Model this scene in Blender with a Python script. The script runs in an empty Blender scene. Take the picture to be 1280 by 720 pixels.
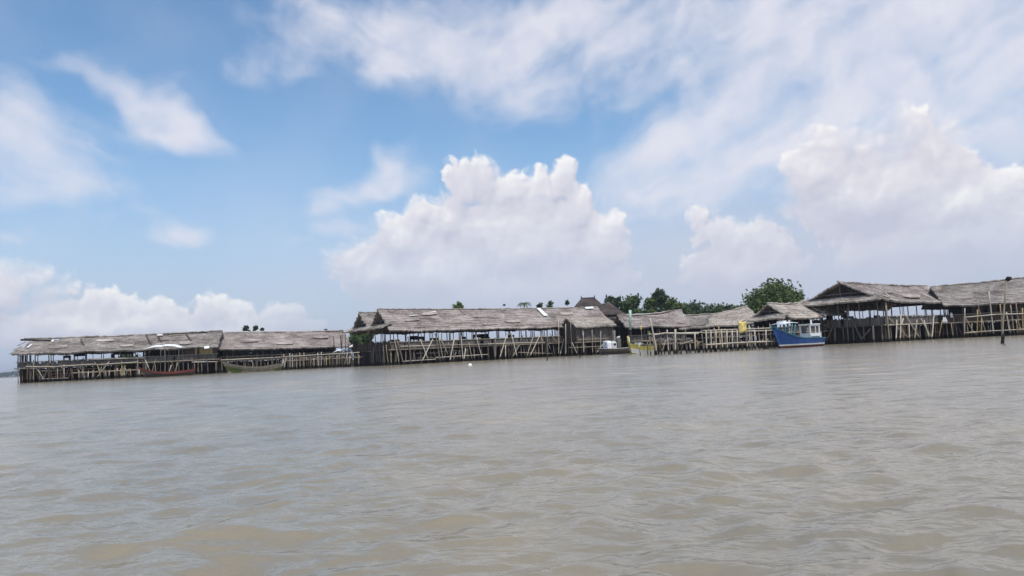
import bpy, bmesh, math, random
import numpy as np
from mathutils import Vector, Matrix, noise as mnoise

R = random.Random(7)
scn = bpy.context.scene
COL = scn.collection
rad = math.radians

# ---------------------------------------------------------------- camera
CAM_H = 1.0
F = 995.0
PITCH, ROLL = rad(4.65), rad(-2.77)
ROT = Matrix.Rotation(rad(90) + PITCH, 3, 'X') @ Matrix.Rotation(ROLL, 3, 'Z')
cam_d = bpy.data.cameras.new('camera')
cam_d.sensor_width = 36.0
cam_d.lens = 36.0 * F / 1280.0
cam_d.clip_start = 0.05
cam_d.clip_end = 30000
cam = bpy.data.objects.new('camera', cam_d)
COL.objects.link(cam)
cam.matrix_world = Matrix.Translation((0, 0, CAM_H)) @ ROT.to_4x4()
scn.camera = cam
CAMP = Vector((0, 0, CAM_H))


def ray(u, v):
    return (ROT @ Vector(((u - 640) / F, -(v - 360) / F, -1.0))).normalized()


def P(u, v, D):
    d = ray(u, v)
    return CAMP + d * (D / d.y)


def hor(u):
    return 472.0 - 0.0484 * u


def XY(u, D):
    p = P(u, hor(u), D)
    return Vector((p.x, p.y))


def ray_plane(u, v, p0, n):
    d = ray(u, v)
    return CAMP + d * ((p0 - CAMP).dot(n) / d.dot(n))


# ---------------------------------------------------------------- node helper
class NT:
    def __init__(self, tree):
        self.t = tree
        self.dim = '3D'
        self.n = tree.nodes
        self.l = tree.links

    def new(self, typ, **kw):
        nd = self.n.new(typ)
        for k, v in kw.items():
            setattr(nd, k, v)
        return nd

    def put(self, sock, v):
        if isinstance(v, bpy.types.NodeSocket):
            self.l.new(v, sock)
        elif v is not None:
            sock.default_value = v

    def m(self, op, a, b=None, c=None, clamp=False):
        nd = self.new('ShaderNodeMath', operation=op, use_clamp=clamp)
        self.put(nd.inputs[0], a)
        if b is not None:
            self.put(nd.inputs[1], b)
        if c is not None:
            self.put(nd.inputs[2], c)
        return nd.outputs[0]

    def v(self, op, a, b=None, scale=None):
        nd = self.new('ShaderNodeVectorMath', operation=op)
        self.put(nd.inputs[0], a)
        if b is not None:
            self.put(nd.inputs[1], b)
        if scale is not None:
            self.put(nd.inputs['Scale'], scale)
        return nd.outputs['Value'] if op in ('DOT_PRODUCT', 'LENGTH', 'DISTANCE') else nd.outputs['Vector']

    def noise(self, vec, scale, detail=4, rough=0.5, dist=0.0, lac=2.0, color=False):
        nd = self.new('ShaderNodeTexNoise', noise_dimensions=self.dim)
        self.put(nd.inputs['Vector'], vec)
        self.put(nd.inputs['Scale'], scale)
        self.put(nd.inputs['Detail'], detail)
        self.put(nd.inputs['Roughness'], rough)
        self.put(nd.inputs['Lacunarity'], lac)
        self.put(nd.inputs['Distortion'], dist)
        return nd.outputs['Color'] if color else nd.outputs[0]

    def voro(self, vec, scale, smooth=0.4):
        nd = self.new('ShaderNodeTexVoronoi', feature='SMOOTH_F1', voronoi_dimensions=self.dim)
        self.put(nd.inputs['Vector'], vec)
        self.put(nd.inputs['Scale'], scale)
        self.put(nd.inputs['Smoothness'], smooth)
        return nd.outputs['Distance']

    def ss(self, x, a, b, lo=0.0, hi=1.0):
        nd = self.new('ShaderNodeMapRange', interpolation_type='SMOOTHSTEP')
        self.put(nd.inputs['Value'], x)
        nd.inputs['From Min'].default_value = a
        nd.inputs['From Max'].default_value = b
        nd.inputs['To Min'].default_value = lo
        nd.inputs['To Max'].default_value = hi
        return nd.outputs[0]

    def mix(self, fac, a, b, blend='MIX'):
        nd = self.new('ShaderNodeMix', data_type='RGBA', blend_type=blend)
        self.put(nd.inputs[0], fac)
        self.put(nd.inputs[6], a)
        self.put(nd.inputs[7], b)
        return nd.outputs[2]

    def ramp(self, fac, stops):
        nd = self.new('ShaderNodeValToRGB')
        self.put(nd.inputs[0], fac)
        e = nd.color_ramp.elements
        e[0].position, e[0].color = stops[0][0], (*stops[0][1], 1)
        e[1].position, e[1].color = stops[-1][0], (*stops[-1][1], 1)
        for p, c in stops[1:-1]:
            k = e.new(p)
            k.color = (*c, 1)
        return nd.outputs[0]

    def comb(self, x, y, z):
        nd = self.new('ShaderNodeCombineXYZ')
        for i, k in enumerate((x, y, z)):
            self.put(nd.inputs[i], k)
        return nd.outputs[0]

    def sep(self, vec):
        nd = self.new('ShaderNodeSeparateXYZ')
        self.put(nd.inputs[0], vec)
        return nd.outputs


# ---------------------------------------------------------------- sky and sun
SUN_EL, SUN_AZ = rad(64), rad(150)      # azimuth clockwise from +Y
w = bpy.data.worlds.new('World')
scn.world = w
w.use_nodes = True
W = NT(w.node_tree)
W.dim = '2D'
W.n.clear()
out = W.new('ShaderNodeOutputWorld')
bg = W.new('ShaderNodeBackground')
SKY_S = 0.1
bg.inputs['Strength'].default_value = SKY_S
W.l.new(bg.outputs[0], out.inputs[0])
sky = W.new('ShaderNodeTexSky', sky_type='NISHITA')
sky.sun_disc = False
sky.sun_elevation = SUN_EL
sky.sun_rotation = SUN_AZ
sky.altitude = 0
sky.air_density = 1.0
sky.dust_density = 1.2
sky.ozone_density = 1.6
tc = W.new('ShaderNodeTexCoord')
dx, dy, dz = W.sep(tc.outputs['Generated'])
az = W.m('ARCTAN2', dx, dy)
el = W.m('ARCSINE', dz)
SC = 10.0
q = W.comb(W.m('MULTIPLY', az, SC), W.m('MULTIPLY', el, SC), 0.0)


def sky_q(u, v):
    d = ray(u, v)
    return Vector((math.atan2(d.x, d.y) * SC, math.asin(d.z) * SC, 0))


K = SC / F
CUM = [  # cumulus billows: direction (from the photograph's horizon grid) and angular radii
    (578, 228, 26, 32), (606, 224, 28, 30), (643, 240, 32, 28), (672, 240, 30, 32), (704, 226, 24, 30), (722, 262, 30, 36),
    (758, 290, 30, 30), (745, 310, 44, 42), (650, 310, 105, 80), (560, 272, 36, 40), (528, 268, 30, 26), (508, 300, 54, 40),
    (448, 322, 42, 26), (545, 345, 120, 55), (480, 345, 70, 38), (640, 360, 170, 50), (455, 350, 40, 26),
    (1032, 182, 26, 34), (1058, 172, 26, 28), (1030, 215, 50, 40), (1085, 182, 34, 30), (1112, 172, 26, 30), (1138, 166, 30, 28), (1168, 182, 28, 34), (1186, 208, 26, 28),
    (1236, 228, 34, 26), (1275, 232, 34, 26), (1325, 235, 40, 36), (1100, 240, 110, 62), (1035, 236, 46, 34), (1190, 262, 110, 46), (1200, 298, 130, 44), (1290, 290, 120, 60),
    (874, 272, 17, 20), (888, 288, 22, 22), (916, 300, 28, 26), (948, 300, 30, 26), (972, 312, 24, 26), (930, 335, 80, 36), (978, 332, 22, 22),
    (26, 352, 26, 26), (48, 344, 22, 24), (66, 362, 24, 24), (4, 366, 36, 26), (-50, 360, 50, 40), (70, 392, 40, 26), (112, 372, 20, 20), (135, 378, 24, 18),
    (165, 388, 30, 16), (205, 390, 30, 18), (268, 388, 26, 22), (295, 394, 30, 16), (348, 392, 26, 16), (130, 408, 150, 26), (300, 412, 110, 18),
]
CIR = [(440, 40, 130, 46, 6, .36), (400, 15, 90, 30, 0, .2),   # thin high cloud: direction, angular radii, tilt, amount
    (800, 30, 260, 60, 0, .62), (620, 50, 150, 46, 8, .42), (690, 100, 60, 34, 20, .45), (560, 95, 90, 26, -15, .34), (480, 95, 36, 12, 15, .4),
    (1080, 60, 140, 80, 20, .85), (1000, 140, 200, 44, 14, .74), (1180, 110, 150, 90, -10, .78), (860, 185, 120, 34, 12, .48), (830, 232, 46, 14, 5, .5),
    (1010, 45, 70, 26, 32, .2), (780, 120, 70, 18, 18, .2), (1290, 40, 120, 60, 0, .3), (1260, 180, 60, 40, 0, .4), (900, 240, 70, 20, 0, .2),
    (185, 125, 56, 20, -28, .62), (220, 165, 70, 20, -22, .58), (160, 160, 60, 12, -8, .3), (30, 170, 70, 46, -10, .45), (60, 238, 110, 14, -3, .36), (30, 210, 90, 40, 0, .3),
    (85, 72, 40, 12, 20, .30), (0, 60, 40, 50, 0, .15), (490, 208, 36, 20, 50, .62), (450, 240, 85, 15, 16, .6), (470, 185, 20, 10, -40, .3),
    (225, 289, 34, 9, 3, .62), (200, 300, 50, 7, 0, .3), (8, 297, 26, 11, 0, .62), (420, 292, 80, 12, 8, .4), (330, 235, 70, 8, 0, .18), (150, 272, 90, 8, 3, .22),
    (270, 95, 80, 16, 8, .22), (560, 290, 160, 60, 0, .2), (850, 290, 120, 50, 0, .2),
]

# the cumulus field as a node group so that it can be sampled twice (towards the sun too)
g = bpy.data.node_groups.new('cumulus_field', 'ShaderNodeTree')
g.interface.new_socket('Vector', in_out='INPUT', socket_type='NodeSocketVector')
g.interface.new_socket('Field', in_out='OUTPUT', socket_type='NodeSocketFloat')
G = NT(g)
G.dim = '2D'
gi = G.new('NodeGroupInput')
go = G.new('NodeGroupOutput')
qv = gi.outputs[0]
n1 = G.v('SUBTRACT', G.noise(qv, 2.1, 3, .5, color=True), (.5, .5, .5))
n2 = G.v('SUBTRACT', G.noise(qv, 7.0, 3, .55, color=True), (.5, .5, .5))
qw = G.v('ADD', qv, G.v('SCALE', n1, scale=.34))
qw = G.v('ADD', qw, G.v('SCALE', n2, scale=.06))
qw = G.v('MULTIPLY', qw, (1, 1, 0))
acc = None
for (u, v, ru, rv) in CUM:
    c = sky_q(u, v)
    a = G.v('MULTIPLY', G.v('SUBTRACT', qw, tuple(c)), (1 / (ru * K), 1 / (rv * K), 0))
    # radius in sky units keeps every puff's relief alike
    rr = min(1.0, (ru + rv) * .5 * K * 1.6)
    t = G.m('MULTIPLY', G.m('SUBTRACT', 1.0, G.v('LENGTH', a)), rr)
    acc = t if acc is None else G.m('SMOOTH_MAX', acc, t, .07)
b1 = G.m('SUBTRACT', .45, G.voro(qw, 3.2, .25))
b2 = G.m('SUBTRACT', .45, G.voro(G.v('ADD', qw, (3.3, 1.7, 0)), 7.5, .25))
b3 = G.m('SUBTRACT', .45, G.voro(G.v('ADD', qw, (7.3, 4.7, 0)), 17.0, .3))
b4 = G.m('SUBTRACT', G.noise(qv, 16, 4, .6), .5)
acc = G.m('MULTIPLY_ADD', b1, .15, acc)
acc = G.m('MULTIPLY_ADD', b2, .13, acc)
acc = G.m('MULTIPLY_ADD', b3, .05, acc)
acc = G.m('MULTIPLY_ADD', b4, .04, acc)
G.l.new(acc, go.inputs[0])


def field(vec):
    nd = W.new('ShaderNodeGroup')
    nd.node_tree = g
    W.put(nd.inputs[0], vec)
    return nd.outputs[0]


f0 = field(q)
f1 = field(W.v('ADD', q, (-.045, .06, 0)))
f2 = field(W.v('ADD', q, (.02, .24, 0)))
wid = W.ss(W.noise(W.v('ADD', q, (5.1, 2.3, 0)), .8, 2, .5), .42, .72, 1.0, .22)   # crisp in places, frayed in others
dens = W.ss(W.m('MULTIPLY', f0, wid), -.015, .13)
qz = W.sep(q)[1]
qz0 = qz
qz = W.m('MULTIPLY_ADD', W.ss(W.sep(q)[0], -1.6, -4.0), .6, qz)      # the western bank stands clearer of the haze
low = W.ss(qz, .0, 1.2)                      # cloud feet sink into the horizon air
soft = W.ss(W.noise(q, 1.3, 4, .55), .25, .7, .55, 1.0)
dens = W.m('MULTIPLY', dens, W.m('MULTIPLY_ADD', W.ss(qz, .2, 1.9), .76, .16))
relief = W.m('SUBTRACT', f0, f1)
broad = W.m('SUBTRACT', f0, f2)
edge = W.ss(W.m('MULTIPLY_ADD', W.noise(q, .8, 2, .5), .30, f0), .50, .10)                       # the sunlit crust; the thick middle is even and pale
lit = W.m('MULTIPLY_ADD', W.m('MULTIPLY', relief, W.m('MULTIPLY_ADD', edge, .9, .10)), 2.7, .36)
lit = W.m('MULTIPLY_ADD', broad, .75, lit)
lit = W.m('MULTIPLY_ADD', edge, .16, lit)
lit = W.m('MULTIPLY', W.ss(lit, -.15, 1.15), W.m('MULTIPLY_ADD', low, .75, .25))
I = 1.0 / SKY_S
ccol = W.ramp(lit, [(0, (.57, .575, .685)), (.3, (.675, .67, .755)), (.65, (.79, .775, .835)), (1, (.99, .975, .97))])

# thin cloud
wv = W.v('ADD', q, W.v('SCALE', W.v('SUBTRACT', W.noise(q, .9, 3, .5, color=True), (.5, .5, .5)), scale=.5))
def streaks(deg):
    c_, s_ = math.cos(rad(deg)), math.sin(rad(deg))
    return W.noise(W.comb(W.v('DOT_PRODUCT', wv, (c_ * .52, s_ * .52, 0)), W.v('DOT_PRODUCT', wv, (-s_ * 1.45, c_ * 1.45, 0)), 0.0), 1.5, 7, .52, .08)


side = W.ss(W.sep(q)[0], -2.2, .6)          # the high wind fans out: streaks fall to the right in the west, rise in the east
fib = W.m('ADD', W.m('MULTIPLY', streaks(-24), W.m('SUBTRACT', 1.0, side)), W.m('MULTIPLY', streaks(24), side))
puff = W.noise(wv, 1.9, 7, .52)
tex = W.m('ADD', W.m('MULTIPLY', fib, .60), W.m('MULTIPLY', puff, .40))
amt = None
for (u, v, ru, rv, tilt, a) in CIR:
    c = sky_q(u, v)
    cs, sn = math.cos(rad(tilt)), math.sin(rad(tilt))
    d = W.v('SUBTRACT', wv, tuple(c))
    x = W.v('DOT_PRODUCT', d, (cs / (ru * K), sn / (ru * K), 0))
    y = W.v('DOT_PRODUCT', d, (-sn / (rv * K), cs / (rv * K), 0))
    r2 = W.m('MULTIPLY_ADD', x, x, W.m('MULTIPLY', y, y))
    t = W.m('MULTIPLY', W.m('POWER', 2.718, W.m('MULTIPLY', r2, -.8)), a * 1.15)
    amt = t if amt is None else W.m('ADD', amt, t)
amt = W.m('MINIMUM', amt, .95)
back = W.m('MULTIPLY', W.ss(dy, .1, -.3), .45)     # scattered high cloud over the rest of the sky
amt = W.m('ADD', amt, back)
cir = W.m('ADD', amt, W.m('MULTIPLY', W.m('SUBTRACT', tex, .5), 1.9))
cir = W.m('MULTIPLY', W.ss(cir, .0, 1.35), W.ss(amt, .0, .4))
cir = W.m('MULTIPLY', cir, .92)
veil = W.m('MULTIPLY', W.ss(W.noise(q, .55, 4, .5), .3, .75), .10)
cir = W.m('MAXIMUM', cir, veil)

skyc = W.mix(1.0, sky.outputs[0], (1.22, 1.50, 1.62, 1), 'MULTIPLY')
air = W.ss(qz0, 3.0, .1, 0.0, .88)
skyc = W.mix(air, skyc, (.50 * I, .565 * I, .735 * I, 1))
hz = W.v('MULTIPLY', W.v('SUBTRACT', q, tuple(sky_q(960, 325))), (1 / (360 * K), 1 / (75 * K), 0))
hz = W.m('MULTIPLY', W.m('POWER', 2.718, W.m('MULTIPLY', W.v('DOT_PRODUCT', hz, hz), -1.0)), .62)     # milky air low between the big clouds
skyc = W.mix(hz, skyc, (.60 * I, .615 * I, .735 * I, 1))
c1 = W.mix(cir, skyc, (.80 * I, .80 * I, .88 * I, 1))
c2 = W.mix(dens, c1, W.v('SCALE', ccol, scale=I))
below = W.ss(dz, -.01, -.05)
c2 = W.mix(below, c2, (2.5, 2.4, 2.2, 1))
W.l.new(c2, bg.inputs[0])

sun_d = bpy.data.lights.new('sun', 'SUN')
sun_d.energy = 3.2
sun_d.angle = rad(.55)
sun_d.color = (1, .955, .89)
sun = bpy.data.objects.new('sun', sun_d)
COL.objects.link(sun)
sdir = Vector((math.sin(SUN_AZ) * math.cos(SUN_EL), math.cos(SUN_AZ) * math.cos(SUN_EL), math.sin(SUN_EL)))
sun.rotation_euler = sdir.to_track_quat('Z', 'Y').to_euler()
sun.location = (0, -20, 60)

scn.view_settings.view_transform = 'Standard'
scn.view_settings.look = 'None'
scn.view_settings.exposure = 0
scn.view_settings.gamma = 1
scn.view_settings.use_curve_mapping = False
scn.cycles.use_denoising = True
scn.cycles.use_adaptive_sampling = True
scn.cycles.adaptive_threshold = .015
scn.cycles.adaptive_min_samples = 12
scn.cycles.max_bounces = 6
scn.cycles.diffuse_bounces = 3
scn.cycles.glossy_bounces = 3


# ---------------------------------------------------------------- materials
def mat(name, build, rough=.85, spec=.3):
    m = bpy.data.materials.new(name)
    m.use_nodes = True
    N = NT(m.node_tree)
    b = N.n['Principled BSDF']
    b.inputs['Roughness'].default_value = rough
    b.inputs['Specular IOR Level'].default_value = spec
    build(N, b)
    return m


def objc(N):
    return N.new('ShaderNodeTexCoord').outputs['Object']


def mapped(N, vec, scale, rot=(0, 0, 0)):
    mp = N.new('ShaderNodeMapping')
    N.put(mp.inputs['Vector'], vec)
    mp.inputs['Scale'].default_value = scale
    mp.inputs['Rotation'].default_value = rot
    return mp.outputs[0]


def bump(N, b, h, dist, strength=1.0):
    nd = N.new('ShaderNodeBump')
    nd.inputs['Distance'].default_value = dist
    nd.inputs['Strength'].default_value = strength
    N.put(nd.inputs['Height'], h)
    N.l.new(nd.outputs[0], b.inputs['Normal'])


def thatch(name, c0, c1, c2):
    def f(N, b):
        o = objc(N)
        st = N.noise(mapped(N, o, (7, 1.1, 1.1)), 1.0, 5, .65)
        pt = N.noise(mapped(N, o, (.35, .7, .7)), 1.0, 5, .6, .4)
        col = N.ramp(N.m('ADD', N.m('MULTIPLY', st, .42), N.m('MULTIPLY', N.m('MULTIPLY_ADD', N.m('SUBTRACT', pt, .5), 1.7, .5), .58)), [(.32, c0), (.52, c1), (.72, c2)])
        fine = N.noise(mapped(N, o, (14, 5, 5)), 1.0, 3, .7)
        col = N.mix(1.0, col, N.ramp(fine, [(.3, (.72, .72, .72)), (.7, (1.2, 1.18, 1.15))]), 'MULTIPLY')
        N.l.new(col, b.inputs['Base Color'])
        bump(N, b, N.m('ADD', st, fine), .10)
    return mat(name, f, .95, .1)


M = {}
M['thatch_pink'] = thatch('thatch_weathered', (.20, .165, .150), (.37, .315, .290), (.54, .475, .44))
M['thatch_grey'] = thatch('thatch_grey', (.175, .150, .135), (.335, .295, .268), (.48, .43, .395))
M['thatch_pale'] = thatch('thatch_pale', (.30, .255, .22), (.46, .405, .355), (.60, .54, .48))
M['thatch_mossy'] = thatch('thatch_mossy', (.12, .115, .085), (.21, .20, .15), (.30, .28, .22))
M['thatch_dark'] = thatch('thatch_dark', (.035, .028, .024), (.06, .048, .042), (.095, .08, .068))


def wood(name, c0, c1, tide=True):
    def f(N, b):
        o = objc(N)
        n = N.noise(mapped(N, o, (4, 4, 1.2)), 1.0, 4, .6)
        col = N.ramp(n, [(.3, c0), (.7, c1)])
        if tide:   # mussel and mud crust up to the tide mark
            pz = N.sep(N.new('ShaderNodeNewGeometry').outputs['Position'])[2]
            e = N.m('ADD', pz, N.m('MULTIPLY', N.noise(o, 2.2, 3), -.5))
            col = N.mix(N.ss(e, .42, .12), col, (.035, .03, .024, 1))
        N.l.new(col, b.inputs['Base Color'])
    return mat(name, f, .8, .25)


M['bamboo_pale'] = wood('bamboo_pale', (.38, .33, .265), (.58, .52, .43))
M['bamboo_tan'] = wood('bamboo_tan', (.22, .18, .135), (.37, .31, .235))
M['bamboo_yellow'] = wood('bamboo_yellow', (.28, .205, .095), (.42, .32, .17))
M['wood_grey'] = wood('wood_grey', (.10, .088, .078), (.21, .185, .165))
M['wood_brown'] = wood('wood_brown', (.07, .052, .04), (.15, .115, .088))
M['wood_dark'] = wood('wood_dark', (.020, .016, .014), (.045, .036, .030))
M['wood_red'] = wood('wood_red', (.06, .032, .024), (.12, .07, .05))


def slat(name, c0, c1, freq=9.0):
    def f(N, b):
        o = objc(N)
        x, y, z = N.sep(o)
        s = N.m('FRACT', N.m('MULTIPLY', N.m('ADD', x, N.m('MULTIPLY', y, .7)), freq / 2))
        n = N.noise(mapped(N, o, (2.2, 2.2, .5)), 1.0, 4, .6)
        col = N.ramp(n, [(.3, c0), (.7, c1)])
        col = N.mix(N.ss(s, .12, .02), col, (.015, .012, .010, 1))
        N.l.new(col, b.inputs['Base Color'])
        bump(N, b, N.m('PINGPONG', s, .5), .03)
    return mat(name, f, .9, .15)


M['slat_grey'] = slat('slat_grey', (.085, .074, .066), (.19, .17, .155))
M['slat_brown'] = slat('slat_brown', (.06, .042, .034), (.13, .095, .076))
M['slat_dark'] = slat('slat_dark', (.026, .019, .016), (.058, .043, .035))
M['woven'] = slat('woven_bamboo', (.34, .25, .12), (.50, .39, .20), 5)


def plain(name, c, rough=.5, spec=.4, var=.12, sc=3.0):
    def f(N, b):
        n = N.noise(objc(N), sc, 4, .6)
        lo = tuple(k * (1 - var) for k in c)
        hi = tuple(min(1, k * (1 + var)) for k in c)
        N.l.new(N.ramp(n, [(.3, lo), (.7, hi)]), b.inputs['Base Color'])
    return mat(name, f, rough, spec)


M['white_sheet'] = plain('white_sheet', (.80, .80, .80), .5, .4, .08)
M['white_paint'] = plain('white_paint', (.74, .75, .74), .4, .4, .1)
M['dirty_white'] = plain('dirty_white', (.60, .59, .56), .6, .3, .18)
M['blue_paint'] = plain('blue_paint', (.010, .062, .23), .4, .5, .35, 1.2)
M['teal_paint'] = plain('teal_paint', (.06, .22, .26), .45, .4, .2)
M['red_paint'] = plain('red_paint', (.17, .045, .038), .55, .3, .3, 2)
M['rust_red'] = plain('rust_red', (.10, .035, .025), .7, .2, .3, 2)
M['yellow_paint'] = plain('yellow_paint', (.40, .34, .08), .5, .4, .3, 2)
M['yellow_cloth'] = plain('yellow_cloth', (.72, .56, .20), .8, .2, .35, 3.5)
M['green_hull'] = plain('green_hull', (.075, .10, .03), .7, .2, .35, 2)
M['grey_hull'] = plain('grey_hull', (.22, .19, .145), .75, .2, .3, 1.5)
M['blue_tarp'] = plain('blue_tarp', (.035, .055, .075), .6, .3, .5, 1.4)
M['mint_paint'] = plain('mint_paint', (.42, .56, .49), .6, .3, .15)
M['rubber'] = plain('rubber', (.02, .019, .018), .8, .2, .2)
M['glass'] = plain('dark_glass', (.03, .035, .04), .12, .5, .1)
M['tile_roof'] = thatch('clay_tile', (.055, .042, .040), (.095, .075, .070), (.14, .115, .105))
M['plaster'] = plain('plaster', (.35, .32, .28), .9, .2, .15)
M['skin'] = plain('skin', (.22, .12, .075), .6, .3, .05)
M['cloth_navy'] = plain('cloth_navy', (.025, .028, .045), .9, .1, .2)
M['hair'] = plain('hair', (.012, .010, .009), .6, .3, .1)


def foliage(name, c0, c1, c2):
    def f(N, b):
        o = objc(N)
        n = N.noise(o, .8, 3, .6)
        rnd = N.new('ShaderNodeNewGeometry').outputs['Random Per Island']
        k = N.m('ADD', N.m('MULTIPLY', n, .6), N.m('MULTIPLY', rnd, .4))
        N.l.new(N.ramp(k, [(.25, c0), (.5, c1), (.8, c2)]), b.inputs['Base Color'])
    return mat(name, f, .6, .25)


M['leaf'] = foliage('leaf_green', (.030, .052, .014), (.062, .100, .026), (.105, .145, .045))
M['leaf_dark'] = foliage('leaf_dark', (.023, .040, .014), (.044, .070, .024), (.075, .105, .036))
M['leaf_light'] = foliage('leaf_light', (.05, .082, .020), (.092, .132, .035), (.145, .18, .055))
M['leaf_far'] = foliage('leaf_far', (.03, .045, .025), (.045, .062, .035), (.06, .08, .045))
M['bark'] = plain('bark', (.10, .08, .062), .9, .15, .3, 4)


# ---------------------------------------------------------------- object helpers
def tag(o, label=None, cat=None, group=None, kind=None):
    if label:
        o['label'] = label
    if cat:
        o['category'] = cat
    if group:
        o['group'] = group
    if kind:
        o['kind'] = kind
    return o


def mesh_obj(name, verts, faces, m, parent=None, smooth=False):
    me = bpy.data.meshes.new(name)
    me.from_pydata([tuple(v) for v in verts], [], faces)
    me.materials.append(m)
    if smooth:
        for p in me.polygons:
            p.use_smooth = True
    me.update()
    o = bpy.data.objects.new(name, me)
    COL.objects.link(o)
    if parent:
        o.parent = parent
    return o


def empty(name, loc, rz=0.0):
    o = bpy.data.objects.new(name, None)
    o.empty_display_size = .5
    COL.objects.link(o)
    o.location = loc
    o.rotation_euler = (0, 0, rz)
    return o


class MB:
    """collects simple shapes into one mesh"""

    def __init__(self):
        self.v, self.f = [], []

    def add(self, vs, fs):
        k = len(self.v)
        self.v += [Vector(a) for a in vs]
        self.f += [tuple(i + k for i in a) for a in fs]

    def box(self, x0, x1, y0, y1, z0, z1):
        self.add([(x0, y0, z0), (x1, y0, z0), (x1, y1, z0), (x0, y1, z0), (x0, y0, z1), (x1, y0, z1), (x1, y1, z1), (x0, y1, z1)],
                 [(0, 3, 2, 1), (4, 5, 6, 7), (0, 1, 5, 4), (1, 2, 6, 5), (2, 3, 7, 6), (3, 0, 4, 7)])

    def tube(self, pts, radii, n=7):
        pts = [Vector(p) for p in pts]
        k = len(pts)
        vs, fs = [], []
        for i, p in enumerate(pts):
            d = (pts[min(i + 1, k - 1)] - pts[max(i - 1, 0)]).normalized()
            a = d.orthogonal().normalized() if abs(d.z) > .95 else d.cross(Vector((0, 0, 1))).normalized()
            if abs(d.z) > .95:
                a = (Vector((1, 0, 0)) - d * d.x).normalized()
            b = d.cross(a)
            for j in range(n):
                t = 2 * math.pi * j / n
                vs.append(p + (a * math.cos(t) + b * math.sin(t)) * radii[i])
        for i in range(k - 1):
            for j in range(n):
                fs.append((i * n + j, i * n + (j + 1) % n, (i + 1) * n + (j + 1) % n, (i + 1) * n + j))
        fs.append(tuple(range(n - 1, -1, -1)))
        fs.append(tuple(range((k - 1) * n, k * n)))
        self.add(vs, fs)

    def build(self, name, m, parent=None, smooth=False):
        return mesh_obj(name, self.v, self.f, m, parent, smooth)


def pole(name, a, b, r, m, parent=None, r2=None, bend=.012, smooth=True):
    a, b = Vector(a), Vector(b)
    r2 = r * .8 if r2 is None else r2
    L = (b - a).length
    off = Vector((R.uniform(-1, 1), R.uniform(-1, 1), R.uniform(-.3, .3))) * bend * L
    pts, rr = [], []
    k = 4
    for i in range(k + 1):
        t = i / k
        pts.append(a.lerp(b, t) + off * math.sin(math.pi * t))
        rr.append((r + (r2 - r) * t) * R.uniform(.94, 1.06))
    mb = MB()
    mb.tube(pts, rr, 7)
    return mb.build(name, m, parent, smooth)


def slab(name, e0, e1, r1, r0, m, parent, thick=.16, ragged=.27, skip=None, seed=0, sag=.10, course=.42, du=.24):
    """thatch slope from the eave e0-e1 up to the ridge r0-r1, laid in overlapping courses"""
    e0, e1, r0, r1 = map(Vector, (e0, e1, r0, r1))
    nrm = (e1 - e0).cross(r0 - e0).normalized()
    if nrm.z < 0:
        nrm = -nrm
    nu = max(2, int((e1 - e0).length / du))
    slope = ((r0 - e0).length + (r1 - e1).length) / 2
    nc = max(2, int(slope / course))
    rows = []
    for c in range(nc):
        rows += [(c / nc, .07), ((c + .94) / nc, .0)]
    rows.append((1.0, .03))
    nv = len(rows)
    rg = random.Random(seed * 31 + 5)
    up = (r0 - e0).normalized()
    along = (e1 - e0).normalized()
    vs = []
    for side in (0, 1):
        rg2 = random.Random(seed)
        for j, (t, h) in enumerate(rows):
            shift = rg2.uniform(-.12, .12)
            for i in range(nu + 1):
                s = i / nu
                p = e0.lerp(e1, s).lerp(r0.lerp(r1, s), t)
                n1_ = mnoise.noise(Vector((s * nu * du * .35, t * slope * .4, seed * 7.3)))
                n2_ = mnoise.noise(Vector((s * nu * du * 2.3, t * slope * 1.1 + j * 3.1, seed * 3.1)))
                n3_ = rg2.uniform(-1, 1)
                p = p + nrm * (n1_ * sag * 1.5 + h + n2_ * .045 + n3_ * .018)
                p = p - Vector((0, 0, sag * 1.1 * math.sin(math.pi * s) * (1 if t > .5 else .6)))
                if j == 0:
                    p = p - up * (abs(n2_) * 1.2 + abs(n3_) * .6) * ragged
                elif j < nv - 1:
                    p = p + up * n3_ * .05
                if i in (0, nu):
                    p = p + along * (shift + n2_ * .2)
                if side:
                    p = p - nrm * (thick + (h if j == 0 else 0))
                vs.append(p)
    fs = []
    B = nv * (nu + 1)
    keep = {}
    for j in range(nv - 1):
        for i in range(nu):
            keep[(j, i)] = not (skip and skip((i + .5) / nu, rows[j][0]))
    for (j, i), k in keep.items():
        if not k:
            continue
        a = j * (nu + 1) + i
        b, c, d = a + 1, a + nu + 2, a + nu + 1
        fs.append((a, b, c, d))
        fs.append((B + d, B + c, B + b, B + a))
        for (dj, di, p, q_) in ((-1, 0, a, b), (1, 0, c, d), (0, -1, d, a), (0, 1, b, c)):
            if not keep.get((j + dj, i + di), False):
                fs.append((q_, p, B + p, B + q_))
    return mesh_obj(name, vs, fs, m, parent, False)


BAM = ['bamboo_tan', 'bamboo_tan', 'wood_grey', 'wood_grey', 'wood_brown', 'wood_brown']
DRK = ['wood_grey', 'wood_brown', 'wood_brown', 'wood_dark']


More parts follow.
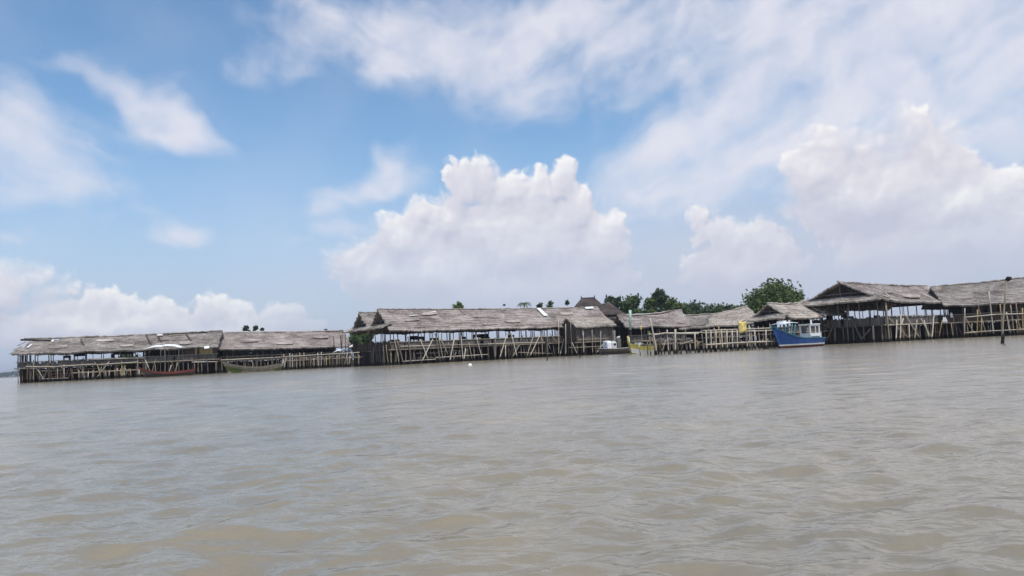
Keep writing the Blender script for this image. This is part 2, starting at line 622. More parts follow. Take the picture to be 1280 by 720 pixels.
class Hut:
    def __init__(s, name, label, group, corner, ang, L, Wd, deck=2.3, eave=5.4, ridge=8.2, eave2=None, ridge2=None, tm='thatch_pink',
                 seed=1, over=.7, step=1.45, rows=3, skirt=False, gable=True, hip0=0.0, hip1=0.0, parapet=.9, par_m='slat_grey', backwall=False,
                 over_l=.35, over_r=.35, skip=None, screen='slat_dark', cat='stilt hut', endwall=None, sag=.12, post_m=None, ridgecap=True,
                 backpar=True):
        s.L, s.W, s.deck, s.eave, s.ridge = L, Wd, deck, eave, ridge
        e2 = eave if eave2 is None else eave2
        g2 = ridge if ridge2 is None else ridge2
        s.e2, s.g2 = e2, g2
        s.root = empty(name, (corner[0], corner[1], 0), ang)
        tag(s.root, label, cat, group)
        s.mw = Matrix.Translation((corner[0], corner[1], 0)) @ Matrix.Rotation(ang, 4, 'Z')
        s.inv = s.mw.inverted()
        s.fn = (s.mw.to_3x3() @ Vector((0, -1, 0)))
        rt = s.root
        h = Wd / 2
        drop = (ridge - eave) / h * over
        x0, x1 = -over_l, L + over_r
        s.x0, s.x1, s.over = x0, x1, over
        s.ye = -over
        s.ze0, s.ze1 = eave - drop, e2 - drop
        s.roof = slab('roof', (x0, -over, eave - drop), (x1, -over, e2 - drop), (x1 - hip1, h + .02, g2), (x0 + hip0, h + .02, ridge), M[tm], rt, seed=seed, skip=skip, sag=sag)
        back = slab('roof', (x1, Wd + over, e2 - drop), (x0, Wd + over, eave - drop), (x0 + hip0, h - .02, ridge), (x1 - hip1, h - .02, g2), M[tm], rt, seed=seed + 50, skip=None if skip is None else (lambda a, b: skip(1 - a, b)), sag=sag)
        if hip0:
            slab('roof', (x0, Wd + over, eave - drop), (x0, -over, eave - drop), (x0 + hip0, h - .03, ridge - .03), (x0 + hip0, h + .03, ridge - .03), M[tm], rt, seed=seed + 70)
        if hip1:
            slab('roof', (x1, -over, e2 - drop), (x1, Wd + over, e2 - drop), (x1 - hip1, h + .03, g2 - .03), (x1 - hip1, h - .03, g2 - .03), M[tm], rt, seed=seed + 71)
        s.rn = (s.mw.to_3x3() @ (Vector((0, -1, 0)) * (ridge - eave) + Vector((0, 0, 1)) * h)).normalized()
        s.rp = s.mw @ Vector((0, h, ridge))
        if ridgecap:
            mb = MB()
            n = max(4, int((x1 - x0 - hip0 - hip1) / .5))
            pts = []
            for i in range(n + 1):
                t = i / n
                pts.append((x0 + hip0 + (x1 - x0 - hip0 - hip1) * t, h, ridge + (g2 - ridge) * t + .10 - sag * 1.1 * math.sin(math.pi * t) + R.uniform(-.06, .06)))
            mb.tube(pts, [R.uniform(.09, .17) for _ in pts], 6)
            mb.build('ridge_cap', M[tm], s.roof)
        # open gable truss; near-black infill paints in the shade under the roof
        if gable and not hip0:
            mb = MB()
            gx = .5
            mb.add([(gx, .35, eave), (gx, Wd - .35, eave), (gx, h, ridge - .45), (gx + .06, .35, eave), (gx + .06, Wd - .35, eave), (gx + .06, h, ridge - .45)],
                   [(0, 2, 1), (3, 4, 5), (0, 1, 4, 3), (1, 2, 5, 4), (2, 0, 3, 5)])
            mb.build('gable_shade_wall', M['thatch_dark'], rt)
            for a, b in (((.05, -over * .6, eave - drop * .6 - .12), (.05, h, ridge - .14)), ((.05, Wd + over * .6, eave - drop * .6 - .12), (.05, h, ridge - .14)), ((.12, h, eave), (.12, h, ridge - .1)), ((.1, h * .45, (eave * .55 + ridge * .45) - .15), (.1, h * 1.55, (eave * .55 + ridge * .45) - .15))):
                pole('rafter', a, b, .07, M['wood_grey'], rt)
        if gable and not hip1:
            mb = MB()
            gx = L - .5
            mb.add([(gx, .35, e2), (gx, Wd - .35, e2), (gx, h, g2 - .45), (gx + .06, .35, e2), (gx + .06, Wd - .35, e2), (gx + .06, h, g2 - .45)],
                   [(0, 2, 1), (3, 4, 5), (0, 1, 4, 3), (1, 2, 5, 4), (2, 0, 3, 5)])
            mb.build('gable_shade_wall', M['thatch_dark'], rt)
        if skirt:
            zs = eave + (ridge - eave) * skirt
            slab('skirt_roof', (-1.5, Wd + .5, zs - .75), (-1.5, -.6, zs - .75), (.42, -.1, zs), (.42, Wd + .1, zs), M['thatch_pale'] if skirt else None, rt, seed=seed + 9, course=.35)
        # deck
        mb = MB()
        mb.box(-.15, L + .15, -.15, Wd + .15, deck - .14, deck)
        mb.build('deck', M['wood_brown'], rt)
        for y in (-.2,):
            pole('deck_beam', (-.4, y, deck - .1), (L + .4, y, deck - .1 + (R.uniform(-.1, .1))), .085, M['bamboo_tan'], rt, bend=.002)
        pole('eave_beam', (0, .02, eave - .12), (L, .02, e2 - .12), .07, M['wood_brown'], rt, bend=.002)
        # stilts and roof posts
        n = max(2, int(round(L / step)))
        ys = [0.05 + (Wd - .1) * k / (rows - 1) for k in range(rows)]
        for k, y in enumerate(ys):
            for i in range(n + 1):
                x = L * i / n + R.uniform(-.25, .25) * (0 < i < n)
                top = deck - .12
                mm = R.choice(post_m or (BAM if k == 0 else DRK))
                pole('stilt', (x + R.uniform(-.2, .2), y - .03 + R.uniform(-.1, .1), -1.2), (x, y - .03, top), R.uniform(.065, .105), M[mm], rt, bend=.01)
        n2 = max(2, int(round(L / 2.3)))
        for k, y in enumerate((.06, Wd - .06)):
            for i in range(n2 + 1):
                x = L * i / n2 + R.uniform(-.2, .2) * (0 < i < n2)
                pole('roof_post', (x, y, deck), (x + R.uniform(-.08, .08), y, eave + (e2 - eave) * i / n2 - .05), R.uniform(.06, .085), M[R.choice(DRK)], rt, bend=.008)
        for i in range(0, n2 + 1, 2):
            x = L * i / n2
            zz = eave + (e2 - eave) * i / n2
            pole('tie_beam', (x, .05, zz - .1), (x, Wd - .05, zz - .1), .07, M['wood_brown'], rt, bend=.004)
        # parapet of upright slats, uneven along the top
        def panel(nm, y, z0, z1, m, xa=0, xb=L, gap=.07, jag=.12):
            mb = MB()
            x = xa
            while x < xb - .05:
                wd = min(R.uniform(.16, .34), xb - x)
                if R.random() > gap:
                    mb.box(x, x + wd - .012, y + R.uniform(-.015, .015), y + .04 + R.uniform(0, .015), z0 - R.uniform(0, jag * .6), z1 + R.uniform(-jag, jag))
                x += wd
            for zb in (z0 + (z1 - z0) * .25, z0 + (z1 - z0) * .75):
                mb.box(xa, xb, y + .02, y + .075, zb - .04, zb + .04)
            return mb.build(nm, M[m], rt)
        s.panel = panel
        if parapet:
            panel('parapet', -.08, deck + .05, deck + parapet, par_m)
            if backpar:
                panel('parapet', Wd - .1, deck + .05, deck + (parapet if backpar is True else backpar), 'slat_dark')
            pole('rail', (-.2, -.16, deck + parapet + .02), (L + .2, -.16, deck + parapet + .04), .055, M['bamboo_tan'], rt, bend=.003)
        if screen:  # dark slats added to block light and keep the under-deck dark
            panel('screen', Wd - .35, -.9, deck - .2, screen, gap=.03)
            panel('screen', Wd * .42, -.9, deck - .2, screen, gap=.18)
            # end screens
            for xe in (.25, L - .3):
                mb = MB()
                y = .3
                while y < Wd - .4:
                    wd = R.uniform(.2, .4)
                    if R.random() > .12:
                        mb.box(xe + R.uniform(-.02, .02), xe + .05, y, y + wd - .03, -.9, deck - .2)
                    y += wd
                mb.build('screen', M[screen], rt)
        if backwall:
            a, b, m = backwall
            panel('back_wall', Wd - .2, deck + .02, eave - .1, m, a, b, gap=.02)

    def front(s, u, v, off=.22):
        p0 = s.mw @ Vector((0, -off, 0))
        return s.inv @ ray_plane(u, v, p0, s.fn)

    def onroof(s, u, v, off=.12):
        return s.inv @ ray_plane(u, v, s.rp + s.rn * off, s.rn)

    def fp(s, name, u0, v0, u1, v1, r=.06, m='bamboo_pale', off=.22, foot=True, off2=None):
        """a pole on the hut's front: its two ends"""
        a = s.front(u0, v0, off2 if off2 is not None else off)
        b = s.front(u1, v1, off)
        if foot and b.z < 1.0:       # carry on down into the mud
            d = (b - a).normalized()
            if d.z < -.2:
                b = a + d * ((-1.0 - a.z) / d.z)
        return pole(name, a, b, r, M[m], s.root, r * .85)

    def roof_sheet(s, pts, m='white_sheet', name='plastic_sheet', off=.16):
        a = [s.onroof(u, v, off) for u, v in pts]
        n = s.inv.to_3x3() @ s.rn
        mb = MB()
        k = len(a)
        mb.add(a + [p - n * .04 for p in a], [tuple(range(k)), tuple(range(2 * k - 1, k - 1, -1))] + [(i, i + k, (i + 1) % k + k, (i + 1) % k) for i in range(k)])
        return mb.build(name, M[m], s.roof)

    def roof_pole(s, u0, v0, u1, v1, r=.06, m='wood_brown'):
        return pole('batten', s.onroof(u0, v0, .17), s.onroof(u1, v1, .17), r, M[m], s.root, r)


HG = 'thatched halls on stilts over the water'


def clutter(h, n_under, n_knee, seed, bams=('wood_brown', 'wood_brown', 'wood_red', 'wood_grey', 'bamboo_tan'), x0=0.0, x1=None):
    rg = random.Random(seed)
    x1 = h.L if x1 is None else x1
    for i in range(n_under):
        x = rg.uniform(x0, x1)
        lean = rg.choice((-1, 1)) * rg.uniform(.05, 1.1)
        top = rg.choice((h.deck - .1, h.deck - .1, h.deck + rg.uniform(.2, 1.0)))
        y = rg.uniform(-.18, .35) if top < h.deck else -.22
        pole('thin_prop', (x, y - .1, -1.0), (x + lean, y, top), rg.uniform(.035, .06), M[rg.choice(bams)], h.root, bend=.02)
    for i in range(n_under // 9):
        x = rg.uniform(x0, x1 - 4)
        z = rg.uniform(.5, h.deck - .4)
        pole('lower_rail', (x, -.12, z), (x + rg.uniform(3, 6), -.12, z + rg.uniform(-.15, .15)), .045, M[rg.choice(bams)], h.root)
    for i in range(n_knee):
        x = rg.uniform(x0 + .3, x1 - .3)
        e = h.eave + (h.e2 - h.eave) * x / h.L
        if rg.random() < .55:
            pole('knee_brace', (x, .1, e - rg.uniform(.7, 1.1)), (x + rg.choice((-1, 1)) * rg.uniform(.5, .9), .1, e - .08), .045, M[rg.choice(bams)], h.root)
        else:
            y = rg.uniform(1, h.W - .5)
            pole('inner_post', (x, y, h.deck), (x + rg.uniform(-.1, .1), y, e + .2), .05, M[rg.choice(('wood_dark', 'wood_brown'))], h.root)
    # things stored under the roof: dark racks against the inside of the back rail
    for i in range(n_knee // 3):
        x = rg.uniform(x0 + .5, x1 - 2)
        mb = MB()
        wd, hh_ = rg.uniform(.7, 2.0), rg.uniform(.5, 1.15)
        y = h.W - rg.uniform(.9, 1.6)
        z = h.deck + .9
        mb.box(x, x + wd, y, y + .5, h.deck + .001, h.deck + .06)
        for xx in (x, x + wd - .08):
            mb.box(xx, xx + .08, y, y + .08, h.deck + .062, z + hh_)
            mb.box(xx, xx + .08, y + .42, y + .5, h.deck + .062, z + hh_)
        mb.box(x + .082, x + wd - .082, y + .02, y + .48, z - .02, z + .04)
        mb.box(x + .082, x + wd - .082, y + .02, y + .48, z + hh_ * .5, z + hh_)
        mb.build('rack', M[rg.choice(('slat_dark', 'wood_brown', 'blue_tarp'))], h.root)
exec_order = []

# ---------------------------------------------------------------- water
def build_water():
    rs = [0.0]
    r = 1.0
    while r < 160:
        rs.append(r)
        r *= 1.0078
    while r < 12000:
        rs.append(r)
        r *= 1.14
    rs.append(12000)
    rs = np.array(rs)
    th = np.concatenate([np.arange(-44, 44.001, .125), np.arange(48, 316, 4.0)]) * math.pi / 180
    nr, nt = len(rs), len(th)
    RR, TT = np.meshgrid(rs, th, indexing='ij')
    X, Y = RR * np.sin(TT), RR * np.cos(TT)
    Z = np.zeros_like(X)
    rng = np.random.default_rng(11)
    DR = np.maximum(RR * .0078, .008)
    patch = .75 + .35 * np.sin(X * .21 + 1.3 * np.sin(Y * .13)) * np.sin(Y * .17 + 1.1 * np.sin(X * .11 + 2))
    for k in range(95):
        lam = 0.20 * (3.0 / .20) ** (rng.random() ** 1.15)
        ang = rng.normal(-.45, .62)
        kx, ky = math.sin(ang) * 2 * math.pi / lam, math.cos(ang) * 2 * math.pi / lam
        amp = .0036 * lam ** .85 * (1.35 if lam < 1.1 else .72) * (.5 + rng.random())
        fade = np.clip(lam / (3.2 * DR) - 1, 0, 1)
        ph = kx * X + ky * Y + rng.random() * 6.28 + .5 * np.sin(.5 * X * rng.random() + .4 * Y * rng.random())
        wv_ = np.sin(ph)
        wv_ = 1.0 - 2.0 * np.sqrt(np.clip((1 - wv_) * .5, 0, 1) + .02)      # peaked crests, round troughs
        Z += amp * 1.25 * fade * wv_
    Z = Z * patch * .78
    Z -= Z[(RR > 2) & (RR < 60)].mean()
    Z[RR > 160] = 0
    Z[0, :] = 0
    co = np.stack([X, Y, Z], -1).reshape(-1, 3)
    i, j = np.meshgrid(np.arange(nr - 1), np.arange(nt), indexing='ij')
    j2 = (j + 1) % nt
    quads = np.stack([i * nt + j, i * nt + j2, (i + 1) * nt + j2, (i + 1) * nt + j], -1).reshape(-1, 4)
    me = bpy.data.meshes.new('water')
    me.vertices.add(len(co))
    me.vertices.foreach_set('co', co.astype(np.float32).ravel())
    nq = len(quads)
    me.loops.add(nq * 4)
    me.loops.foreach_set('vertex_index', quads[:, ::-1].astype(np.int32).ravel())
    me.polygons.add(nq)
    me.polygons.foreach_set('loop_start', (np.arange(nq) * 4).astype(np.int32))
    me.polygons.foreach_set('use_smooth', np.ones(nq, bool))
    me.update(calc_edges=True)
    me.validate()

    def f(N, b):
        o = objc(N)
        n = N.noise(mapped(N, o, (.16, .09, 1)), 1.0, 4, .6, .8)
        n2 = N.noise(mapped(N, o, (.7, .4, 1)), 1.0, 3, .6)
        col = N.ramp(N.m('ADD', N.m('MULTIPLY', n, .7), N.m('MULTIPLY', n2, .3)), [(.32, (.212, .184, .136)), (.52, (.256, .216, .152)), (.70, (.38, .295, .160))])
        N.l.new(col, b.inputs['Base Color'])
        b.inputs['Roughness'].default_value = .15
        b.inputs['IOR'].default_value = 1.333
        b.inputs['Specular IOR Level'].default_value = .5
        wv_ = N.noise(mapped(N, o, (1.0, 1.5, 1), (0, 0, .35)), 1.0, 4, .56, .2)
        wv2 = N.noise(mapped(N, o, (5.5, 8.0, 1), (0, 0, .4)), 1.0, 3, .55)
        h = N.m('MULTIPLY_ADD', wv2, .16, wv_)
        bump(N, b, h, .085, 1.0)
    m = mat('murky_water', f, .16, .5)
    me.materials.append(m)
    o = bpy.data.objects.new('water', me)
    COL.objects.link(o)
    tag(o, 'wide murky grey brown water with small wind ripples', 'water', kind='structure')


build_water()


# ---------------------------------------------------------------- land behind the halls
def build_land():
    vs, fs = [], []
    xs = np.linspace(-95, 520, 90)
    ys = np.concatenate([np.linspace(141, 175, 14), np.linspace(185, 520, 16)])
    for y in ys:
        for x in xs:
            e = min(1, max(0, (y - 146 - 5 * mnoise.noise(Vector((x * .05, 0, 0))) - max(0, (-x - 20)) * .14 - max(0, x - 60) * .05) / 8))
            e = min(e, min(1, max(0, (x + 86) / 9)))
            z = -1.2 + 2.3 * (e * e * (3 - 2 * e)) + .25 * mnoise.noise(Vector((x * .08, y * .08, 3)))
            vs.append((x, y, z))
    n = len(xs)
    for j in range(len(ys) - 1):
        for i in range(n - 1):
            a = j * n + i
            fs.append((a, a + 1, a + n + 1, a + n))

    def f(N, b):
        o = objc(N)
        k = N.noise(o, .25, 5, .6)
        N.l.new(N.ramp(k, [(.35, (.10, .085, .06)), (.5, (.06, .075, .03)), (.7, (.04, .07, .02))]), b.inputs['Base Color'])
    o = mesh_obj('land', vs, fs, mat('shore_ground', f, .95, .1), None, True)
    tag(o, 'low muddy shore with rough grass behind the halls', 'land', kind='structure')
    # the far bank across the water
    vs, fs = [], []
    for j, (y, z) in enumerate(((1755, -1), (1775, 1.4), (1900, 3), (2300, 4))):
        for i in range(41):
            x = -3200 + i * 60
            vs.append((x, y + 14 * mnoise.noise(Vector((x * .004, j, 0))), z))
    for j in range(3):
        for i in range(40):
            a = j * 41 + i
            fs.append((a, a + 1, a + 42, a + 41))
    o = mesh_obj('far_shore', vs, fs, plain('far_bank', (.17, .155, .12), .9, .1), None, True)
    tag(o, 'low sandy bank far across the water', 'shore', kind='structure')
    mb = MB()
    rg = random.Random(5)
    for i in range(5200):
        x = rg.uniform(-3000, -850)
        hmax = 9 + 7 * mnoise.noise(Vector((x * .012, 1, 0))) + 5 * mnoise.noise(Vector((x * .05, 2, 0)))
        z = 2 + max(2, hmax) * rg.random() ** .8
        y = 1800 + rg.uniform(-12, 40)
        c = Vector((x, y, z))
        s = rg.uniform(1.2, 2.6)
        a, b = Vector((s, rg.uniform(-1, 1), rg.uniform(-.6, .6))), Vector((rg.uniform(-.5, .5), rg.uniform(-1, 1), s * .8))
        mb.add([c - a - b, c + a - b, c + a + b, c - a + b], [(0, 1, 2, 3)])
    tag(mb.build('far_treeline', M['leaf_far']), 'hazy low wood along the far bank', 'wood', kind='stuff')


build_land()


# ---------------------------------------------------------------- trees
def leaf_cloud(mb, lobes, n, size, rg, flat=.75):
    tot = sum(l[1] ** 2 for l in lobes)
    for c, r, sq in lobes:
        k = int(n * r * r / tot)
        for _ in range(k):
            d = Vector((rg.gauss(0, 1), rg.gauss(0, 1), rg.gauss(0, 1))).normalized()
            rr = r * (rg.uniform(.45, 1.08) ** .6)
            wob = 1 + .28 * mnoise.noise(d * 2.3 + c)
            p = c + Vector((d.x * rr, d.y * rr, d.z * rr * sq)) * wob
            s = size * rg.uniform(.6, 1.3)
            a = Vector((rg.gauss(0, 1), rg.gauss(0, 1), rg.gauss(0, .6))).normalized()
            b = (a.cross(d + Vector((rg.gauss(0, .5), rg.gauss(0, .5), rg.gauss(0, .5))))).normalized()
            a, b = a * s, b * s * .6
            mb.add([p - a, p - b * .9, p + a, p + b * .9], [(0, 1, 2, 3)])


def tree(name, label, u, vtop, wpx, D, z0=1.0, base_frac=.35, mk='leaf', seed=1, n=2600, leaf=.26, group=None, nl=13, cat='tree', depth=None):
    rg = random.Random(seed)
    top = P(u, vtop, D)
    wd = wpx / F * D
    H = top.z - z0
    root = empty(name, (top.x, D, z0))
    tag(root, label, cat, group)
    zb = H * base_frac
    ch = H - zb
    lobes = []
    for i in range(nl):
        t = rg.random()
        prof = math.sin(math.pi * min(1, .22 + .70 * t)) ** .8
        a = rg.uniform(0, 6.28)
        rr = wd * .5 * prof * rg.uniform(.35, .78)
        r = wd * rg.uniform(.15, .25)
        z = zb + r * .6 + (ch - 1.5 * r) * t
        lobes.append((Vector((math.cos(a) * rr, math.sin(a) * rr, z)), r, rg.uniform(.65, .9)))
    lobes.append((Vector((0, 0, H - wd * .16)), wd * .17, .9))
    lobes.append((Vector((0, 0, zb + ch * .5)), wd * .3, .8))
    mb = MB()
    leaf_cloud(mb, lobes, n, leaf, rg)
    for _ in range(int(n * .03)):       # loose sprays past the outline
        c, r, sq = rg.choice(lobes)
        d = Vector((rg.gauss(0, 1), rg.gauss(0, 1), abs(rg.gauss(0, 1)))).normalized()
        p = c + d * r * rg.uniform(1.05, 1.35)
        for k in range(3):
            s = leaf * .8
            a, b = Vector((rg.gauss(0, s), rg.gauss(0, s), rg.gauss(0, s))), Vector((rg.gauss(0, s * .6), rg.gauss(0, s * .6), rg.gauss(0, s * .6)))
            mb.add([p - a, p - b, p + a, p + b], [(0, 1, 2, 3)])
    mb.build('crown', M[mk], root)
    tb = MB()
    tr = max(.08, wd * .03)
    tb.tube([(0, 0, -.4), (rg.uniform(-.1, .1), 0, zb * .6), (rg.uniform(-.2, .2), rg.uniform(-.2, .2), zb + ch * .35), (0, 0, zb + ch * .75)], [tr * 1.3, tr, tr * .7, tr * .3], 7)
    for c, r, sq in lobes[:8]:
        tb.tube([(0, 0, zb * rg.uniform(.7, 1.1)), c * .5 + Vector((0, 0, (zb + c.z) * .22)), c], [tr * .55, tr * .35, tr * .12], 5)
    tb.build('trunk', M['bark'], root, True)
    return root


def palm(label, u, vtop, wpx, D, z0=1.0, seed=1, group=None):
    rg = random.Random(seed)
    top = P(u, vtop, D)
    L = wpx / F * D * .55
    root = empty('palm_tree', (top.x, D, z0))
    tag(root, label, 'palm tree', group)
    H = top.z - z0 - L * .35
    tb = MB()
    tb.tube([(0, 0, -.4), (.1, 0, H * .5), (0, 0, H)], [.2, .15, .12], 7)
    tb.build('trunk', M['bark'], root, True)
    mb = MB()
    for i in range(15):
        a = i * 2.399 + rg.uniform(-.2, .2)
        up = rg.uniform(-.1, .95)
        d = Vector((math.cos(a), math.sin(a), 0))
        side = Vector((-d.y, d.x, 0))
        pts = []
        for k in range(8):
            t = k / 7
            pts.append(Vector((0, 0, H)) + d * L * t + Vector((0, 0, L * (up * t - (.45 + .4 * up) * t * t * 1.3))))
        for k in range(7):
            for sd in (-1, 1):
                for q_ in (0, .5):
                    p = pts[k].lerp(pts[k + 1], q_)
                    ln = L * .30 * (1 - .6 * abs(k / 7 - .4))
                    e = p + side * sd * ln * .8 + (pts[k + 1] - pts[k]).normalized() * ln * .5 - Vector((0, 0, ln * .45))
                    wv_ = (pts[k + 1] - pts[k]) * .3
                    mb.add([p, p + wv_, e + wv_ * .3, e], [(0, 1, 2, 3)])
    mb.build('crown', M['leaf'], root)


TG = 'trees behind the halls'
tree('tree', 'dark rounded tree rising behind the left hall roof, largest of its trio', 308, 407.5, 13, 190, mk='leaf_dark', seed=1, n=1530, base_frac=.6, leaf=.3, group=TG, nl=6)
tree('tree', 'dark tree rising behind the left hall roof, middle one of its trio', 319, 409, 9, 192, mk='leaf_dark', seed=2, n=1190, base_frac=.6, leaf=.3, group=TG, nl=5)
tree('tree', 'small dark tree top behind the left hall roof, right end of its trio', 328, 411, 7, 194, mk='leaf_dark', seed=3, n=850, base_frac=.6, leaf=.3, group=TG, nl=5)
tree('tree', 'tiny tree top poking over the ridge near the end of the tidy left roof', 407, 411.5, 8, 192, mk='leaf_dark', seed=4, n=680, base_frac=.6, leaf=.3, group=TG, nl=4)
tree('leafy_tree', 'green spreading tree in the gap between left halls and twin gabled hall', 449, 408, 42, 146, z0=.6, mk='leaf', seed=5, n=6460, base_frac=.2, group=TG, nl=15)
tree('tree', 'grey green tuft of tree showing over the ridge of the twin gabled hall', 573.5, 377.5, 14, 178, mk='leaf_light', seed=66, n=1190, base_frac=.6, leaf=.3, group=TG, nl=5)
tree('tree', 'tiny dark tree tip over the long ridge beside the palm', 630, 380.5, 5, 190, mk='leaf_dark', seed=7, n=510, base_frac=.6, leaf=.3, group=TG, nl=3)
tree('tree', 'green bushy tree over the low hipped roof, left of the small conical dark tree', 898, 380.5, 36, 222, mk='leaf', seed=31, n=3400, base_frac=.15, leaf=.34, group=TG, nl=12)
tree('tree', 'wide low green tree right of the small conical dark tree', 918, 382, 34, 224, mk='leaf_light', seed=32, n=3000, base_frac=.15, leaf=.34, group=TG, nl=12)
tree('tree', 'dull green tree filling the gap below the umbrella shaped tree', 780, 378, 30, 196, mk='leaf', seed=33, n=3000, base_frac=.15, leaf=.32, group=TG, nl=12)
palm('palm with drooping fronds peeping over the long ridge', 655, 376, 17, 186, seed=8)
tree('tree', 'green bushy tree behind the ridge, left of a slightly taller one', 675, 379.5, 17, 188, mk='leaf', seed=9, n=1530, base_frac=.5, leaf=.3, group=TG, nl=6)
tree('tree', 'green bushy tree behind the ridge where the white sheet lies', 688, 377, 15, 190, mk='leaf', seed=10, n=1530, base_frac=.5, leaf=.3, group=TG, nl=6)
tree('tree', 'round dark tree touching the left side of the brown tiled house', 709, 376.5, 14, 186, mk='leaf_dark', seed=11, n=1530, base_frac=.5, leaf=.3, group=TG, nl=6)
tree('tree', 'thin umbrella shaped tree just right of the brown tiled house', 764, 371, 26, 205, mk='leaf_dark', seed=12, n=1530, base_frac=.7, leaf=.32, group=TG, nl=7)
tree('tree', 'slim dark tree between the tiled house and the bushy mangoes', 773, 371, 18, 198, mk='leaf_dark', seed=13, n=1870, base_frac=.4, leaf=.3, group=TG, nl=8)
tree('tree', 'broad dark green tree behind the mint topped post', 793, 369, 42, 190, mk='leaf', seed=14, n=5100, base_frac=.2, leaf=.3, group=TG, nl=12)
tree('tree', 'dense green tree beside the tallest dark tree of the wood', 812, 374, 29, 186, mk='leaf_light', seed=15, n=3060, base_frac=.2, leaf=.3, group=TG, nl=9)
tree('tree', 'tall dark tree, highest crown of the small wood', 824, 361.5, 35, 200, mk='leaf_dark', seed=16, n=5100, base_frac=.3, leaf=.3, group=TG, nl=11)
tree('tree', 'light green bushy tree right below the tallest dark tree', 841, 373.5, 31, 184, mk='leaf_light', seed=17, n=3400, base_frac=.2, leaf=.3, group=TG, nl=10)
tree('tree', 'low yellowish green tree in front of the dark far trees', 855, 380, 31, 182, mk='leaf_light', seed=18, n=2720, base_frac=.2, leaf=.3, group=TG, nl=8)
tree('tree', 'dark flat topped tree behind the small thatched roofs', 866, 377.5, 44, 235, mk='leaf_dark', seed=19, n=3400, base_frac=.2, leaf=.36, group=TG, nl=11)
tree('tree', 'mid green tree behind the pale hipped thatch roof', 886, 379.5, 44, 225, mk='leaf', seed=20, n=3400, base_frac=.2, leaf=.36, group=TG, nl=11)
tree('tree', 'small conical dark tree ending the low wood', 909, 381.5, 20, 215, mk='leaf_dark', seed=21, n=1700, base_frac=.2, leaf=.33, group=TG, nl=7)
tree('tree', 'low green tree between the wood and the big round tree', 926, 382.5, 34, 225, mk='leaf', seed=22, n=2210, base_frac=.2, leaf=.36, group=TG, nl=9)
tree('round_tree', 'big round bright green tree standing alone behind the small gabled hut', 965, 351.5, 70, 152, mk='leaf_light', seed=23, n=12750, base_frac=.34, leaf=.26, group=TG, nl=24)
tree('bush', 'dark bush seen through the open side of the ragged left hall', 158, 440, 30, 166, z0=.6, mk='leaf_dark', seed=24, n=3060, base_frac=.05, group=TG, nl=10, cat='bush')
tree('bush', 'dark bush seen behind the white awning', 190, 438, 40, 168, z0=.6, mk='leaf_dark', seed=25, n=3740, base_frac=.05, group=TG, nl=10, cat='bush')

# ---------------------------------------------------------------- tiled house
def tiled_house():
    c = XY(744.5, 158)
    rt = empty('tiled_house', (c.x, c.y, 1.0), rad(4))
    tag(rt, 'brown tiled house with steep double hipped roof behind the long hall', 'house')
    k = 158 / F

    def z(u, v, D=158):
        return P(u, v, D).z - 1.0
    zr, ze = z(731, 371), z(731, 394)
    mb = MB()

    def hip(cx, half, ridge, dp, zr, ze, z2):
        """steep upper hip flaring to a shallower skirt"""
        a = [(cx - ridge, dp * .5, zr), (cx + ridge, dp * .5, zr)]
        m_ = [(cx - half * .52, dp * .25, zr + (ze - zr) * .55), (cx + half * .52, dp * .25, zr + (ze - zr) * .55), (cx + half * .52, dp * .75, zr + (ze - zr) * .55), (cx - half * .52, dp * .75, zr + (ze - zr) * .55)]
        e = [(cx - half, 0, ze), (cx + half, 0, ze), (cx + half, dp, ze), (cx - half, dp, ze)]
        e2 = [(x, y, zz - .18) for x, y, zz in e]
        mb.add(a + m_ + e + e2, [(0, 2, 3, 1), (1, 3, 4), (0, 1, 4, 5), (0, 5, 2), (2, 6, 7, 3), (3, 7, 8, 4), (4, 8, 9, 5), (5, 9, 6, 2), (6, 10, 11, 7), (7, 11, 12, 8), (8, 12, 13, 9), (9, 13, 10, 6), (10, 13, 12, 11)])
    hip(-.3, 5.8, 1.35, 8, zr, ze, 0)
    roof = mb.build('roof', M['tile_roof'], rt)
    mb = MB()
    hip(3.6, 4.0, .12, 6, z(757, 376), z(757, 398), 0)
    r2 = mb.build('roof', M['tile_roof'], rt)
    for x in (-1.65, 1.05):
        mb = MB()
        mb.tube([(x, 4, zr - .1), (x, 4, zr + .28), (x + (.08 if x > 0 else -.08), 4, zr + .5)], [.14, .1, .03], 6)
        mb.build('finial', M['tile_roof'], roof)
    mb = MB()
    mb.tube([(-1.65, 4, zr), (1.05, 4, zr)], [.13, .13], 6)
    mb.build('ridge_cap', M['tile_roof'], roof)
    mb = MB()
    mb.box(-4.0, 3.4, 1, 7, -.3, ze - .05)
    mb.box(3.42, 6.4, 1, 5.5, -.3, z(757, 398) - .05)
    mb.build('wall', M['plaster'], rt)
    for x in (-2.6, -.5, 1.6, 4.8):
        mb = MB()
        mb.box(x - .45, x + .45, .93, 1.02, 1.1, 2.5)
        wd = mb.build('window', M['wood_brown'], rt)
        mb = MB()
        mb.box(x - .36, x + .36, .91, .925, 1.2, 2.4)
        mb.build('pane', M['glass'], wd)
    mb = MB()
    mb.box(2.55, 3.3, .93, 1.02, -.2, 2.1)
    mb.build('door', M['wood_dark'], rt)


tiled_house()

